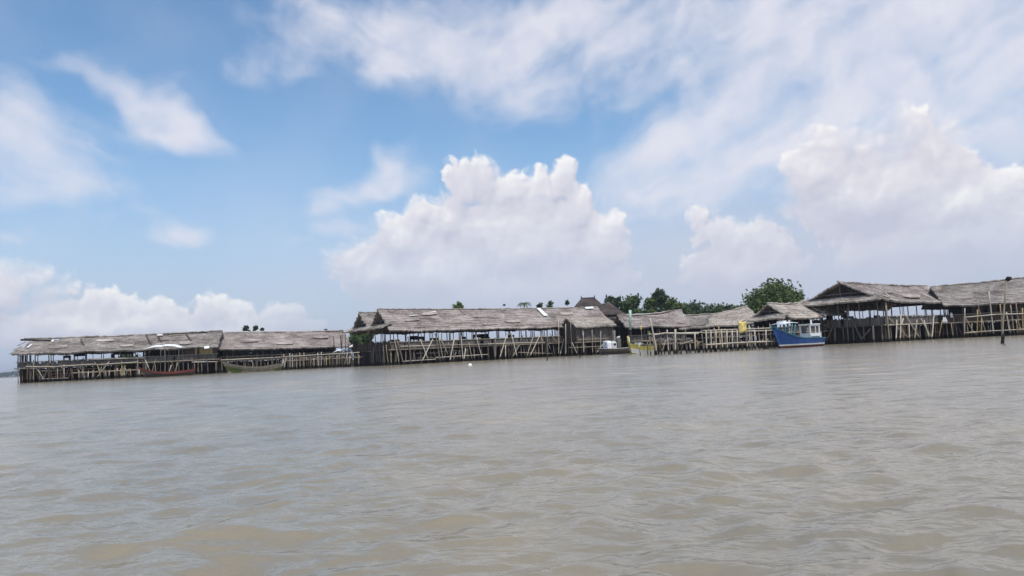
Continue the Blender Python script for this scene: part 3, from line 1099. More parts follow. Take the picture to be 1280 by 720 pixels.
# ---------------------------------------------------------------- the halls
# A: ragged hall at the far left
cA = XY(22, 115)
def skipA(s, t):
    if s < .035 and t > .35:
        return True
    if s < .06 and t > .75:
        return True
    return .13 < s < .17 and t > .9
A = Hut('stilt_hall', 'long open hall with torn thatch end and dense corner posts at far left', HG, cA, rad(12.8), 27.2, 8, deck=2.25, eave=4.65, ridge=6.5, eave2=4.5, ridge2=6.55,
        tm='thatch_grey', seed=3, over=.75, skip=skipA, backwall=(15.5, 27, 'slat_dark'), par_m='slat_grey', gable=False, parapet=.75, over_l=.5, backpar=False)
A.panel('back_rail', A.W - .1, A.deck + .05, A.deck + .6, 'slat_brown')
for i in range(11):        # thicket of poles at the torn corner
    x = R.uniform(-.1, 1.1)
    y = R.uniform(-.1, 2.5)
    pole('corner_post', (x, y, -1.2), (x + R.uniform(-.15, .15), y, 4.6 - .1), R.uniform(.06, .11), M[R.choice(DRK)], A.root)
for y0 in (0.2, 1.6, 3.2):
    pole('torn_rafter', (-.9, y0 - .7, 4.2 + y0 * .42), (-.1, y0 + .3, 4.75 + y0 * .42), .05, M['wood_grey'], A.root)
A.roof_sheet([(33.5, 434), (38.5, 430), (40.2, 430.3), (35, 434.6)], 'white_sheet')
A.roof_sheet([(64, 425), (67, 424.6), (67.4, 426.6), (64.4, 427)], 'white_sheet')
A.roof_sheet([(196, 417.8), (203, 417.4), (204, 419), (197, 419.6)], 'dirty_white')
A.roof_sheet([(255, 433), (261, 432.2), (261.6, 435), (255.6, 435.8)], 'white_sheet', off=.2)
for a in ((101, 424, 105, 431), (183, 418, 189, 430), (197, 420, 202, 427), (197, 426, 211, 425), (233, 417.5, 239, 426)):
    A.roof_pole(*a, r=.09)
A.roof_pole(215, 417.2, 259, 415.3, .08, 'wood_dark')
A.roof_pole(26, 424.8, 63, 425.6, .13, 'thatch_dark')
for a in ((34, 450, 34, 478), (42, 450, 42.5, 477), (61, 443, 61.3, 474), (72, 459, 72, 476), (80, 456, 80, 474), (68, 452, 48, 478.5), (47, 462, 53, 471), (88, 460, 93, 474),
          (117, 451, 132, 470), (137, 451, 122, 470), (145, 449, 145, 472), (152, 450, 152, 471), (159, 462, 158, 471), (172, 448, 172, 471), (104, 447, 104, 473), (206, 437, 206, 465), (214, 456, 211, 466), (222, 453, 219, 465),
          (181, 449, 188, 466), (195, 448, 190, 466), (243, 452, 243, 467), (252, 453, 252, 467), (259, 453, 259, 467), (270, 452, 270, 467), (97, 456, 108, 470)):
    A.fp('brace', *a, r=R.uniform(.05, .085), m=R.choice(['bamboo_tan', 'bamboo_tan', 'wood_grey', 'bamboo_pale', 'wood_grey', 'wood_brown']))
for a in ((32, 458.3, 68, 458.2), (68, 458.4, 120, 455), (110, 449.2, 181, 447.3), (240, 452.8, 272, 452), (120, 456, 172, 452.5), (52, 474, 86, 472.6)):
    A.fp('rail', *a, r=.075, m='bamboo_pale', off=.3, foot=False)
A.panel('bamboo_wall', -.04, 2.3, 4.2, 'woven', 24.1, 26.6)
A.panel('bamboo_wall', -.03, 2.3, 4.3, 'slat_brown', 22.6, 24.1)
A.panel('bamboo_wall', -.03, 2.3, 4.3, 'slat_brown', 26.6, 27.2)

# B: tidy long roof right of it
cB = XY(272, 124)
B = Hut('stilt_hall', 'hall with smooth straight thatch roof over a dark interior and blue tarpaulin', HG, cB, rad(30), 21, 7, deck=1.95, eave=4.25, ridge=6.35, eave2=3.9, ridge2=6.1,
        tm='thatch_pink', seed=12, over=.85, backwall=(0, 21, 'slat_dark'), par_m='slat_brown', parapet=.55, sag=.06, step=1.3)
for x0, x1, m in ((1.2, 3.0, 'slat_brown'), (3.0, 9.0, 'blue_tarp')):
    mb = MB()
    xs = np.linspace(x0, x1, 14)
    vs = [(x, 1.2 + .06 * math.sin(x * 4), z) for z in (2.0, 2.9, 3.8) for x in xs]
    mb.add(vs, [(j * 14 + i, j * 14 + i + 1, (j + 1) * 14 + i + 1, (j + 1) * 14 + i) for j in range(2) for i in range(13)])
    ob = mb.build('tarpaulin', M[m], B.root)
    sm = ob.modifiers.new('thick', 'SOLIDIFY')
    sm.thickness = .02
for k in range(9):
    x = R.uniform(2.5, 9)
    mb = MB()
    mb.box(x, x + R.uniform(.15, .4), .9, 1.1, R.uniform(2.6, 3.0), R.uniform(3.05, 3.3))
    mb.build('hanging_cloth', M[R.choice(['dirty_white', 'blue_tarp', 'teal_paint'])], B.root)
pole('ridge_pole', (0.3, 3.5, 6.62), (20.6, 3.5, 6.32), .07, M['dirty_white'], B.roof, bend=.003)
for i in range(17):
    x = .4 + i * 1.25 + R.uniform(-.4, .4)
    pole('brace', (x + R.uniform(-.3, .3), -.35, -1.1), (x, -.25, R.uniform(1.9, 3.0)), R.uniform(.05, .08), M[R.choice(BAM)], B.root)
pole('rail', (-.2, -.34, 2.05), (13, -.34, 2.1), .09, M['bamboo_pale'], B.root, bend=.003)

# C: twin gabled hall, front roof and the parallel roof behind it
cC = XY(489, 115)
aC = rad(33)
C = Hut('stilt_hall', 'long hall with front gable of the twin pair and many slanted white bamboo props', HG, cC, aC, 41, 7, deck=2.35, eave=5.5, ridge=8.3, ridge2=8.2, eave2=5.35,
        tm='thatch_pink', seed=21, over=.6, skirt=.30, par_m='slat_grey', step=1.25, parapet=.95, backpar=1.15)
bd = Vector((-math.sin(aC), math.cos(aC)))
C2 = Hut('stilt_hall', 'hall behind the twin gables whose rear gable peak shows left of the front one', HG, cC + bd * 7.25, aC, 34, 7, deck=2.35, eave=5.5, ridge=8.3,
         tm='thatch_grey', seed=22, over=.1, skirt=.30, par_m='slat_brown', step=1.7, parapet=.95, backpar=1.2)
CB = [(493, 424, 499, 455), (496, 425, 504, 454), (510, 421, 514, 454), (525, 424, 536, 453), (541, 424, 527, 454), (548, 420, 554, 453), (544, 417, 550, 452), (551, 424, 560, 443),
      (568, 422, 562, 452), (576, 418, 579, 450), (594, 417, 603, 449), (634, 417, 625, 446), (639, 417, 646, 446), (650, 430, 640, 447), (654, 419, 641, 446), (676, 417, 662, 446),
      (666, 422, 658, 446), (685, 429, 691, 446), (687, 417, 699, 431), (706, 419, 700, 444), (684, 413, 684, 447), (619, 422, 619, 446), (632, 430, 632, 450), (582, 436, 580, 449), (586, 428, 590, 448), (570, 440, 566, 452), (677, 420, 678, 446)]
for a in CB:
    C.fp('prop', *a, r=R.uniform(.07, .10), m=R.choice(['bamboo_pale', 'bamboo_pale', 'bamboo_tan', 'wood_grey']), off=.75, off2=.25)
for a in ((500, 433, 545, 431.5), (545, 431.5, 610, 430.2), (610, 430, 684, 428), (502, 452, 545, 449), (545, 447, 610, 443), (648, 440.5, 690, 442), (700, 427.5, 712, 427)):
    C.fp('rail', *a, r=.075, m=R.choice(['bamboo_tan', 'bamboo_pale']), off=.3, foot=False)
C.fp('tall_pole', 698, 398, 698, 446, r=.07, m='bamboo_pale', off=1.1)
C.fp('tall_pole', 684, 415, 684.3, 449, r=.13, m='wood_grey', off=.9)
C.roof_sheet([(671, 385.2), (675, 385), (685, 394.2), (680, 394.6)])
C.roof_sheet([(731, 384), (741, 383), (742.3, 385.2), (732.5, 386)])
C.roof_sheet([(511, 394), (521, 393.2), (522, 394), (512, 394.8)], 'dirty_white')
C.roof_sheet([(537, 390), (545, 388.4), (545, 389.6), (538, 391)], 'dirty_white')
C.roof_pole(574, 385, 582, 393, .06, 'bamboo_tan')
C.roof_pole(546, 386, 556, 398, .05, 'bamboo_tan')
# thicket of bamboo under the twin gable end
for i in range(46):
    y = R.uniform(-.3, 14.2)
    x = R.uniform(-.9, .2)
    top = R.uniform(1.6, 3.4) if R.random() < .7 else 5.2
    pole('end_pole', (x + R.uniform(-.3, .3), y, -1.2), (x, y + R.uniform(-.5, .5), top), R.uniform(.05, .09), M[R.choice(['bamboo_yellow', 'bamboo_tan', 'wood_brown', 'wood_brown', 'wood_grey', 'wood_dark'])], C.root if y < 7.1 else C2.root)
for hh in (C, C2):
    for xs, z0, z1, m in ((-.1, 2.4, 3.5, 'slat_brown'), (-.05, -.9, 2.2, 'slat_dark')):
        mb = MB()
        y = .1
        while y < 6.9:
            wd = R.uniform(.15, .3)
            if R.random() > .14:
                mb.box(xs, xs + .05, y, y + wd - .02, z0, z1 + R.uniform(-.25, .2))
            y += wd
        mb.build('end_wall', M[m], hh.root)
pole('prop', C.inv @ P(452, 441, 124), C.inv @ P(456, 458, 123), .09, M['bamboo_pale'], C2.root)

# C3: annex with a matting wall in front of the long hall's right end
c3 = XY(722, 125)
C3 = Hut('stilt_annex', 'low annex with matting walls stepping out from the right end of the long hall', HG, c3, rad(14), 6.1, 9, deck=2.2, eave=4.75, ridge=6.15,
         tm='thatch_pale', seed=31, over=.6, gable=False, par_m='slat_grey', parapet=0, step=1.5, ridgecap=False, over_l=.2, over_r=.5)
C3.panel('matting_wall', -.05, 2.3, 4.55, 'slat_grey', gap=.05)
mb = MB()
y = 0
while y < 8.5:
    if R.random() > .05:
        mb.box(-.05, .0, y, y + .27, 2.2, 4.7 + min(y, 9 - y) * .3)
    y += .29
mb.build('matting_wall', M['slat_brown'], C3.root)
for a in ((729, 412, 730, 443), (740, 412, 741, 442), (751, 413, 751, 441), (715, 428, 722, 443), (756, 427, 746, 441), (707, 405, 707, 443), (713, 404, 715, 443), (766, 411, 765, 440)):
    C3.fp('prop', *a, r=R.uniform(.06, .09), m=R.choice(['bamboo_tan', 'bamboo_pale', 'wood_grey']), off=.4)
for a in ((711, 434.5, 757, 432.5), (723, 424.5, 760, 423)):
    C3.fp('rail', *a, r=.06, m='bamboo_tan', off=.3, foot=False)

# D, E, F: small roofs in the middle
D_ = Hut('stilt_hut', 'small hut with dark open left end and sagging thatch behind the yellow boat', HG, XY(787, 128), rad(9), 10, 7.5, deck=2.0, eave=4.55, ridge=6.35,
         tm='thatch_pink', seed=41, over=.75, par_m='slat_grey', parapet=.8, backwall=(0, 10, 'slat_dark'), sag=.26, ridge2=6.75, gable=True, over_l=.7)
D_.fp('roof_edge_pole', 783, 393.5, 812, 392.2, r=.07, m='dirty_white', off=-3.2, foot=False)
E = Hut('stilt_hut', 'hut with plain dull thatch half hidden between the sagging hut and the hipped hut', HG, XY(852, 139), rad(19), 9.5, 8, deck=2.0, eave=4.3, ridge=6.3,
        tm='thatch_grey', seed=42, over=.6, parapet=.8, backwall=(0, 9, 'slat_dark'))
Fh = Hut('stilt_hut', 'low hut with pale hipped thatch sloping down behind the bamboo fence', HG, XY(884, 112), rad(13), 8.2, 7, deck=1.9, eave=3.7, ridge=5.1, ridge2=6.1, eave2=4.0,
         tm='thatch_pale', seed=43, over=.8, hip0=3.0, parapet=.7, backwall=(0, 8, 'slat_dark'), step=1.3)
Gh = Hut('stilt_hut', 'small hut with dark triangular gable and pale skirt in front of the round tree', HG, XY(986, 104), rad(38), 8, 5.2, deck=2.0, eave=4.2, ridge=5.9,
         tm='thatch_pale', seed=44, over=.5, skirt=.22, parapet=.7, step=1.3, backwall=(0, 5, 'slat_dark'))
Nh = Hut('stilt_hut', 'narrow dark gabled lean hut squeezed behind the blue boat', HG, XY(1031, 109), rad(36), 5, 5.2, deck=2.0, eave=4.5, ridge=6.1,
         tm='thatch_pale', seed=45, over=.4, skirt=.12, parapet=.7, step=1.3, backwall=(0, 5, 'slat_dark'))

# H: big gabled hall right, I: long hall leaving the frame
H_ = Hut('stilt_hall', 'big hall with wide dark gable and pale skirt roof right of the blue boat', HG, XY(1107, 103), rad(39), 26, 11.5, deck=2.35, eave=5.7, ridge=8.35, ridge2=8.2,
         eave2=5.35, tm='thatch_pink', seed=51, over=.6, skirt=.26, par_m='slat_grey', step=1.6, rows=4, parapet=1.0, sag=.14, backpar=1.2)
for zz, m in ((2.4, 'slat_grey'),):
    mb = MB()
    y = .1
    while y < 11.3:
        wd = R.uniform(.18, .34)
        if R.random() > .05:
            mb.box(-.12, -.07, y, y + wd - .015, 2.35, 3.35 + R.uniform(-.1, .1))
        y += wd
    mb.build('parapet', M[m], H_.root)
mb = MB()
y = .1
while y < 11.3:
    wd = R.uniform(.18, .34)
    if R.random() > .1:
        mb.box(.9, .95, y, y + wd - .015, -.9, 2.2)
    y += wd
mb.build('screen', M['slat_dark'], H_.root)  # added dark backing behind the end stilts, blocks light too
for i in range(9):
    y = .2 + i * 1.38 + R.uniform(-.2, .2)
    pole('stilt', (-.1 + R.uniform(-.2, .2), y, -1.2), (-.1, y, 2.3), R.uniform(.08, .11), M[R.choice(['wood_grey', 'wood_grey', 'wood_brown'])], H_.root)
    pole('roof_post', (-.9, y, 2.4), (-.9, y + R.uniform(-.1, .1), 5.6), .07, M[R.choice(DRK)], H_.root)
# slanted timbers on the gable end
def endpole(u0, v0, u1, v1, r, m, off=.35):
    p0 = H_.mw @ Vector((-off, 0, 0))
    n = H_.mw.to_3x3() @ Vector((-1, 0, 0))
    a, b = H_.inv @ ray_plane(u0, v0, p0, n), H_.inv @ ray_plane(u1, v1, p0, n)
    if b.z < 1:
        d = (b - a).normalized()
        b = a + d * ((-1 - a.z) / d.z)
    pole('prop', a, b, r, M[m], H_.root)
for a in ((1059, 385, 1061, 427), (1064, 397, 1077, 424), (1088, 411, 1079, 422), (1091, 407, 1092, 427), (1044, 403, 1045, 427), (1041, 408, 1033, 427)):
    endpole(*a, r=.10, m='wood_grey')
endpole(1107, 378, 1112, 426, .11, 'bamboo_tan', .1)
for a in ((1111, 398, 1138, 424), (1126, 393, 1125, 425), (1132, 394, 1149, 422), (1146, 400, 1143, 422), (1151, 398, 1164, 421), (1167, 396, 1165, 420), (1121, 400, 1120, 424), (1155, 400, 1161, 422), (1136, 404, 1137, 424), (1129, 398, 1127, 406)):
    H_.fp('prop', *a, r=R.uniform(.07, .10), m=R.choice(['bamboo_pale', 'bamboo_pale', 'bamboo_tan']), off=.6, off2=.25)
for a in ((1110, 406.5, 1150, 405), (1150, 405, 1178, 403)):
    H_.fp('rail', *a, r=.06, m='bamboo_pale', off=.3, foot=False)
for a in ((1106, 366, 1112, 371), (1093, 366, 1111, 371.5), (1152, 367.5, 1168, 374), (1112, 373.6, 1122, 376.5)):
    H_.roof_pole(*a, r=.11, m='bamboo_pale')

I_ = Hut('stilt_hall', 'long hall with rising ridge running out of the frame behind the bamboo fence', HG, XY(1184, 112), rad(-12), 19, 9, deck=2.3, eave=5.05, ridge=7.55, ridge2=8.6, eave2=4.95,
         tm='thatch_grey', seed=61, over=.75, par_m='slat_brown', step=1.4, parapet=1.0, gable=False, backwall=(3, 19, 'slat_dark'))
I_.panel('front_wall', .3, 2.35, 4.7, 'slat_brown', 3.5, 18.8, gap=.16)
for a in ((1189, 404, 1191, 422), (1206, 396, 1221, 421), (1206, 385, 1206, 422), (1227, 398, 1227, 422), (1219, 369, 1232, 414), (1236, 364, 1242, 419), (1250, 380, 1254, 414), (1263, 381, 1267, 414), (1270, 379, 1275, 414),
          (1222, 387, 1221, 421), (1278, 385, 1279, 412), (1285, 380, 1288, 414), (1297, 383, 1299, 414), (1258, 390, 1262, 414), (1178, 400, 1174, 421), (1215, 404, 1214, 420)):
    I_.fp('fence_pole', *a, r=R.uniform(.055, .09), m=R.choice(['bamboo_pale', 'bamboo_tan', 'bamboo_pale', 'bamboo_yellow']), off=1.0)
for a in ((1207, 396.5, 1245, 393), (1245, 393, 1300, 391.5), (1206, 416, 1250, 413.3), (1224, 414.5, 1300, 410.5)):
    I_.fp('fence_rail', *a, r=.09, m='bamboo_pale', off=1.05, foot=False)
for i in range(14):
    x = 7.5 + R.uniform(0, 7)
    pole('fence_pole', (x, -1.2 + R.uniform(-.3, .2), -1.1), (x + R.uniform(-.3, .3), -1.1, R.uniform(1.0, 2.2)), .06, M['bamboo_yellow'], I_.root)
mb = MB()
mb.box(3.4, 18.8, -1.3, -.25, .75, .83)
mb.build('walkway', M['wood_brown'], I_.root)

# newer and older thatch mends
for hut, spots in ((C, [(506, 399, 524, 397.5, 2.2), (527, 391, 546, 389.6, 2.5), (560, 402, 575, 401, 2), (590, 393, 612, 392.4, 3), (632, 400, 650, 399.6, 2.5), (700, 390, 716, 389.5, 3), (603, 404, 622, 403.5, 1.6)]),
                   (A, [(60, 432, 84, 431, 3), (120, 424, 142, 423, 2.6), (150, 431, 166, 430, 2), (224, 427, 240, 426, 3)]),
                   (B, [(300, 424, 322, 423.5, 3), (345, 428, 366, 427.5, 2), (392, 420, 410, 419.5, 2.4)]),
                   (H_, [(1098, 363, 1116, 363.5, 2.4), (1128, 368, 1150, 369, 2.6)]),
                   (I_, [(1196, 370, 1216, 369, 3), (1228, 361, 1246, 359.5, 2.6), (1252, 371, 1276, 369.5, 2.4)])):
    for k, (u0, v0, u1, v1, hh_) in enumerate(spots):
        hut.roof_sheet([(u0, v0), (u1, v1), (u1 + .8, v1 + hh_), ((u0 + u1) / 2, (v0 + v1) / 2 + hh_ * 1.25), (u0 + .8, v0 + hh_)], ('thatch_pink', 'thatch_pale', 'thatch_pale')[k % 3], 'thatch_patch', .08)

clutter(A, 46, 20, 1, x1=26)
clutter(B, 26, 6, 2)
clutter(C, 74, 36, 3)
clutter(C3, 14, 0, 4)
clutter(H_, 48, 22, 5)
clutter(I_, 36, 10, 6)
clutter(D_, 16, 0, 7)
clutter(Fh, 12, 0, 8)
clutter(Gh, 10, 4, 9)

# ---------------------------------------------------------------- boats
def hull_mesh(L, beam, zb, zm, zs, tb=.42, stem=.55, n=22, depth=.35, full=.55, stern_w=.45, y0=0.0):
    """bow at x=0, stern at x=L; sheer height bow/mid/stern; returns rings of (port..keel..starboard)"""
    rings = []
    for i in range(n + 1):
        t = i / n
        bw = beam / 2 * (1 - (1 - min(1, t / tb)) ** 2.2) if t < tb else beam / 2 * (1 - (1 - stern_w) * ((t - tb) / (1 - tb)) ** 2.2)
        bw = max(bw, .03)
        a = zb + (zm - zb) * (1 - (1 - t / .55) ** 2.0) if t < .55 else zm + (zs - zm) * ((t - .55) / .45) ** 2
        x_top = L * t
        x_bot = stem + (L - stem * 1.35) * t
        ring = []
        m = 8
        for k in range(-m, m + 1):
            s = k / m
            yy = math.copysign(abs(s) ** full, s) * bw if s else 0
            f = abs(s) ** 2.1
            z = -depth + (a + depth) * f
            x = x_bot + (x_top - x_bot) * f
            ring.append(Vector((x, yy, z)))
        rings.append(ring)
    return rings


def skin_rings(rings, z0=None, z1=None):
    mb = MB()
    m = len(rings[0])
    vs = [p for r in rings for p in r]
    fs = [(i * m + j, i * m + j + 1, (i + 1) * m + j + 1, (i + 1) * m + j) for i in range(len(rings) - 1) for j in range(m - 1)]
    fs.append(tuple(range(m)))
    e = (len(rings) - 1) * m
    fs.append(tuple(range(e + m - 1, e - 1, -1)))
    mb.add(vs, fs)
    return mb


def strip(rings, off0, off1, out=.03):
    """planking strake that hugs the hull between two depths under the sheer"""
    mb = MB()
    for sd in (0, -1):
        vs, fs = [], []
        for r in rings:
            half = r[:len(r) // 2 + 1] if sd == 0 else r[len(r) // 2:][::-1]
            top = half[0]

            def at(d):
                z = top.z - d
                for a, b in zip(half, half[1:]):
                    if b.z <= z <= a.z:
                        t = (a.z - z) / max(1e-6, a.z - b.z)
                        return a.lerp(b, t)
                return half[-1] if z < half[-1].z else half[0]
            for d in (off0, off1):
                p = at(d)
                o_ = Vector((0, math.copysign(out, p.y), 0))
                vs += [p + o_, p - o_ * .6]
        k = len(rings)
        for i in range(k - 1):
            a = i * 4
            fs += [(a, a + 4, a + 6, a + 2), (a, a + 1, a + 5, a + 4), (a + 2, a + 6, a + 7, a + 3)]
        mb.add(vs, fs)
    return mb


def place_boat(name, label, u0, D0, u1, D1, group=None, cat='boat'):
    a, b = XY(u0, D0), XY(u1, D1)
    rt = empty(name, (a.x, a.y, 0), math.atan2(b.y - a.y, b.x - a.x))
    tag(rt, label, cat, group)
    return rt, (b - a).length


BG = 'boats moored at the halls'
# blue fishing boat
bt, L = place_boat('fishing_boat', 'blue wooden fishing boat with high bow and white wheelhouse', 965.5, 88, 1025, 93.5, BG)
rings = hull_mesh(L, 2.2, 2.6, 1.15, 1.05, tb=.45, stem=1.5, full=.42, stern_w=.7)
skin_rings(rings).build('hull', M['blue_paint'], bt, True)
strip(rings, -.02, .10, .05).build('gunwale', M['teal_paint'], bt)
# boot stripe and red bottom that follow the waterline
mb, mr = MB(), MB()
for sd in (1, -1):
    vs, vr = [], []
    for r in rings:
        half = r[:len(r) // 2 + 1] if sd == 1 else r[len(r) // 2:][::-1]

        def zat(z):
            for a, b in zip(half, half[1:]):
                if b.z <= z <= a.z:
                    p = a.lerp(b, (a.z - z) / max(1e-6, a.z - b.z))
                    return p + Vector((-.012, math.copysign(.03, p.y), 0))
            return half[-1]
        vs += [zat(.46), zat(.30)]
        vr += [zat(.30), zat(-.2)]
    fs = [(i * 2, i * 2 + 2, i * 2 + 3, i * 2 + 1) for i in range(len(rings) - 1)]
    mb.add(vs, fs)
    mr.add(vr, fs)
for q_, nm, mm in ((mb, 'waterline_stripe', 'dirty_white'), (mr, 'bottom_paint', 'rust_red')):
    o = q_.build(nm, M[mm], bt)
    sm = o.modifiers.new('thick', 'SOLIDIFY')
    sm.thickness = .012
    sm.offset = 0
mb = MB()
mb.add([(.9, -.25, 1.5), (.9, .25, 1.5), (3.2, 1.1, 1.1), (3.2, -1.1, 1.1), (L - .5, -.95, .95), (L - .5, .95, .95)], [(0, 3, 2, 1), (3, 4, 5, 2)])
mb.build('deck', M['wood_grey'], bt)
mb = MB()
mb.tube([(.0, 0, 2.30), (-.08, 0, 2.62)], [.09, .06], 6)
mb.build('stem_post', M['teal_paint'], bt)
# wheelhouse: four corner posts, sills and roof, windows between
wx0, wx1, wz0, wzs, wz1 = L * .69, L * .885, 1.0, 1.60, 2.62
wh = None
mb = MB()
hw = .62
for x in (wx0, wx1):
    for y in (-hw, hw):
        mb.box(x - .07, x + .07, y - .07, y + .07, wz0, wz1 - .06)
mb.box(wx0 + .072, wx1 - .072, -hw - .05, -hw + .05, wz0 + .25, wzs)
mb.box(wx0 + .072, wx1 - .072, hw - .05, hw + .05, wz0 + .25, wzs)
mb.box(wx0 - .05, wx0 + .05, -hw + .072, hw - .072, wz0, wzs)
mb.box(wx1 - .05, wx1 + .05, -hw + .072, hw - .072, wz0, wzs)
mb.box(wx0 + .072, wx1 - .072, -hw - .06, -hw + .06, wz1 - .22, wz1 - .065)
mb.box(wx1 - .75, wx1 - .66, -hw - .045, -hw + .045, wzs + .002, wz1 - .222)
wh = mb.build('wheelhouse', M['white_paint'], bt)
mb = MB()
mb.box(wx0 - .15, wx1 + .12, -hw - .14, hw + .14, wz1 - .058, wz1 + .06)
mb.build('wheelhouse_roof', M['white_paint'], wh)
mb = MB()
mb.box(wx0 + .1, wx1 - .78, hw - .02, hw + .01, wzs + .01, wz1 - .24)
mb.build('window', M['glass'], wh)
mb = MB()
mb.tube([(wx1 - .2, .2, wz1), (wx1 - .2, .2, wz1 + .55)], [.10, .09], 7)
mb.build('exhaust_stack', M['white_paint'], wh)
mb = MB()
mb.box(wx1 + .09, wx1 + .62, -.5, .5, 1.0, 1.65)
mb.build('engine_box', M['dirty_white'], bt)
# foredeck canopy on teal supports
ca = MB()
n = 9
for i in range(n):
    x = 1.15 + i * (2.7 / (n - 1))
    zz = 2.74 + .10 * math.sin(math.pi * i / (n - 1)) + .12 * i / n
    ca.v += [Vector((x, -.8, zz)), Vector((x, 0, zz + .1)), Vector((x, .8, zz)), Vector((x, -.8, zz - .07)), Vector((x, 0, zz + .03)), Vector((x, .8, zz - .07))]
for i in range(n - 1):
    a = i * 6
    ca.f += [(a, a + 6, a + 7, a + 1), (a + 1, a + 7, a + 8, a + 2), (a + 3, a + 4, a + 10, a + 9), (a + 4, a + 5, a + 11, a + 10), (a, a + 3, a + 9, a + 6), (a + 2, a + 8, a + 11, a + 5)]
ca.f += [(0, 1, 4, 3), (1, 2, 5, 4), (48, 51, 52, 49), (49, 52, 53, 50)]
can = ca.build('canopy', M['white_paint'], bt)
for x0, x1, y in ((1.5, 1.9, -.6), (2.9, 2.4, -.7), (3.5, 2.9, -.7), (1.5, 1.9, .6), (3.3, 2.9, .7)):
    pole('canopy_support', (x1, y, 1.15), (x0, y, 2.76), .07, M['teal_paint'], can, .07, 0)
mb = MB()
mb.box(1.8, 2.3, -.3, .3, 2.92, 3.12)
mb.build('raft_box', M['white_paint'], can)
pole('mast', (L * .5, 0, 1.0), (L * .5, 0, 2.4), .05, M['wood_brown'], bt)

# yellow boat
yb, L = place_boat('fishing_boat', 'yellow boat with tall upright prow and white bottom behind the bamboo fence', 786, 104, 818, 110, BG)
rings = hull_mesh(L, 1.7, 1.55, 1.05, 1.1, tb=.4, stem=.75, full=.5, stern_w=.5)
skin_rings(rings).build('hull', M['yellow_paint'], yb, True)
strip(rings, .62, 1.25, .035).build('lower_planks', M['dirty_white'], yb)
mb = MB()
mb.tube([(.75, 0, -.2), (.25, 0, .9), (.0, 0, 1.6), (-.1, 0, 2.45)], [.10, .12, .16, .13], 8)
mb.build('prow_post', M['yellow_paint'], yb, True)
mb = MB()
mb.tube([(.22, -.1, 1.2), (.04, -.1, 1.7), (-.04, -.1, 2.3)], [.09, .10, .09], 6)
mb.build('prow_board', M['dirty_white'], yb, True)
mb = MB()
mb.box(2.2, 2.9, -.35, .35, 1.0, 1.55)
mb.box(3.2, 3.6, -.3, .3, 1.0, 1.4)
mb.build('cargo_box', M['dirty_white'], yb)

# two longboats at the left halls
rb, L = place_boat('longboat', 'long red brown wooden boat moored under the white awning', 172, 107.5, 244, 110.5, BG)
rings = hull_mesh(L, 1.35, 1.5, .72, .95, tb=.45, stem=1.1, full=.5, stern_w=.3)
skin_rings(rings).build('hull', M['wood_brown'], rb, True)
strip(rings, -.02, .34, .04).build('gunwale', M['red_paint'], rb)
for x in (2.0, 3.6, 5.4):
    mb = MB()
    mb.box(x, x + .2, -.55, .55, .62, .67)
    mb.build('thwart', M['wood_brown'], rb)
gb, L = place_boat('longboat', 'long dull green boat with upturned ends moored below the tidy hall', 277, 111.5, 353, 118, BG)
rings = hull_mesh(L, 1.5, 1.75, .80, 1.15, tb=.45, stem=1.3, full=.5, stern_w=.12)
skin_rings(rings).build('hull', M['grey_hull'], gb, True)
strip(rings, .55, 1.3, .03).build('bottom_planks', M['green_hull'], gb)
strip(rings, -.02, .26, .04).build('gunwale', M['grey_hull'], gb)
for x in (2.2, 4.2, 6.2):
    mb = MB()
    mb.box(x, x + .2, -.6, .6, .70, .75)
    mb.build('thwart', M['wood_grey'], gb)
mb = MB()
mb.tube([(L - .1, 0, .7), (L + .15, 0, 1.5), (L + .1, 0, 1.7)], [.08, .07, .05], 6)
mb.build('stern_post', M['dirty_white'], gb)

# white covered boat by the annex
wb, L = place_boat('covered_boat', 'dark boat with boxy white cover moored between the annex and yellow boat', 747, 119, 784, 121, BG)
rings = hull_mesh(L, 1.7, 1.1, .95, 1.0, tb=.4, stem=.6, full=.5, stern_w=.6)
skin_rings(rings).build('hull', M['wood_brown'], wb, True)
strip(rings, -.02, .10, .04).build('gunwale', M['dirty_white'], wb)


def rounded_cover(x0, x1, hw, z0, z1):
    mb = MB()
    prof = [(-hw, z0), (-hw, z0 + (z1 - z0) * .7), (-hw * .8, z1 - .08), (0, z1), (hw * .8, z1 - .08), (hw, z0 + (z1 - z0) * .7), (hw, z0)]
    xs = (x0, x0 + .12, x1 - .12, x1)
    ins = (.9, 1, 1, .9)
    for x, k in zip(xs, ins):
        mb.v += [Vector((x, y * k, z0 + (z - z0) * k)) for y, z in prof]
    m = len(prof)
    for i in range(3):
        for j in range(m - 1):
            mb.f.append((i * m + j, i * m + j + 1, (i + 1) * m + j + 1, (i + 1) * m + j))
    mb.f += [tuple(range(m)), tuple(range(4 * m - 1, 3 * m - 1, -1))]
    return mb


cv = rounded_cover(1.3, 2.05, .75, .9, 2.12).build('cover', M['white_sheet'], wb)
rounded_cover(2.12, 2.95, .7, .9, 2.02).build('cover', M['dirty_white'], wb)
mb = MB()
mb.box(2.35, 2.8, -.715, -.69, 1.35, 1.7)
mb.build('window', M['glass'], cv)
rounded_cover(3.3, 3.9, .35, .95, 2.55).build('engine_hood', M['wood_grey'], wb)
mb = MB()
mb.tube([(3.35, -.1, 2.5), (3.85, -.1, 2.62)], [.12, .16], 7)
mb.build('white_bundle', M['dirty_white'], wb)


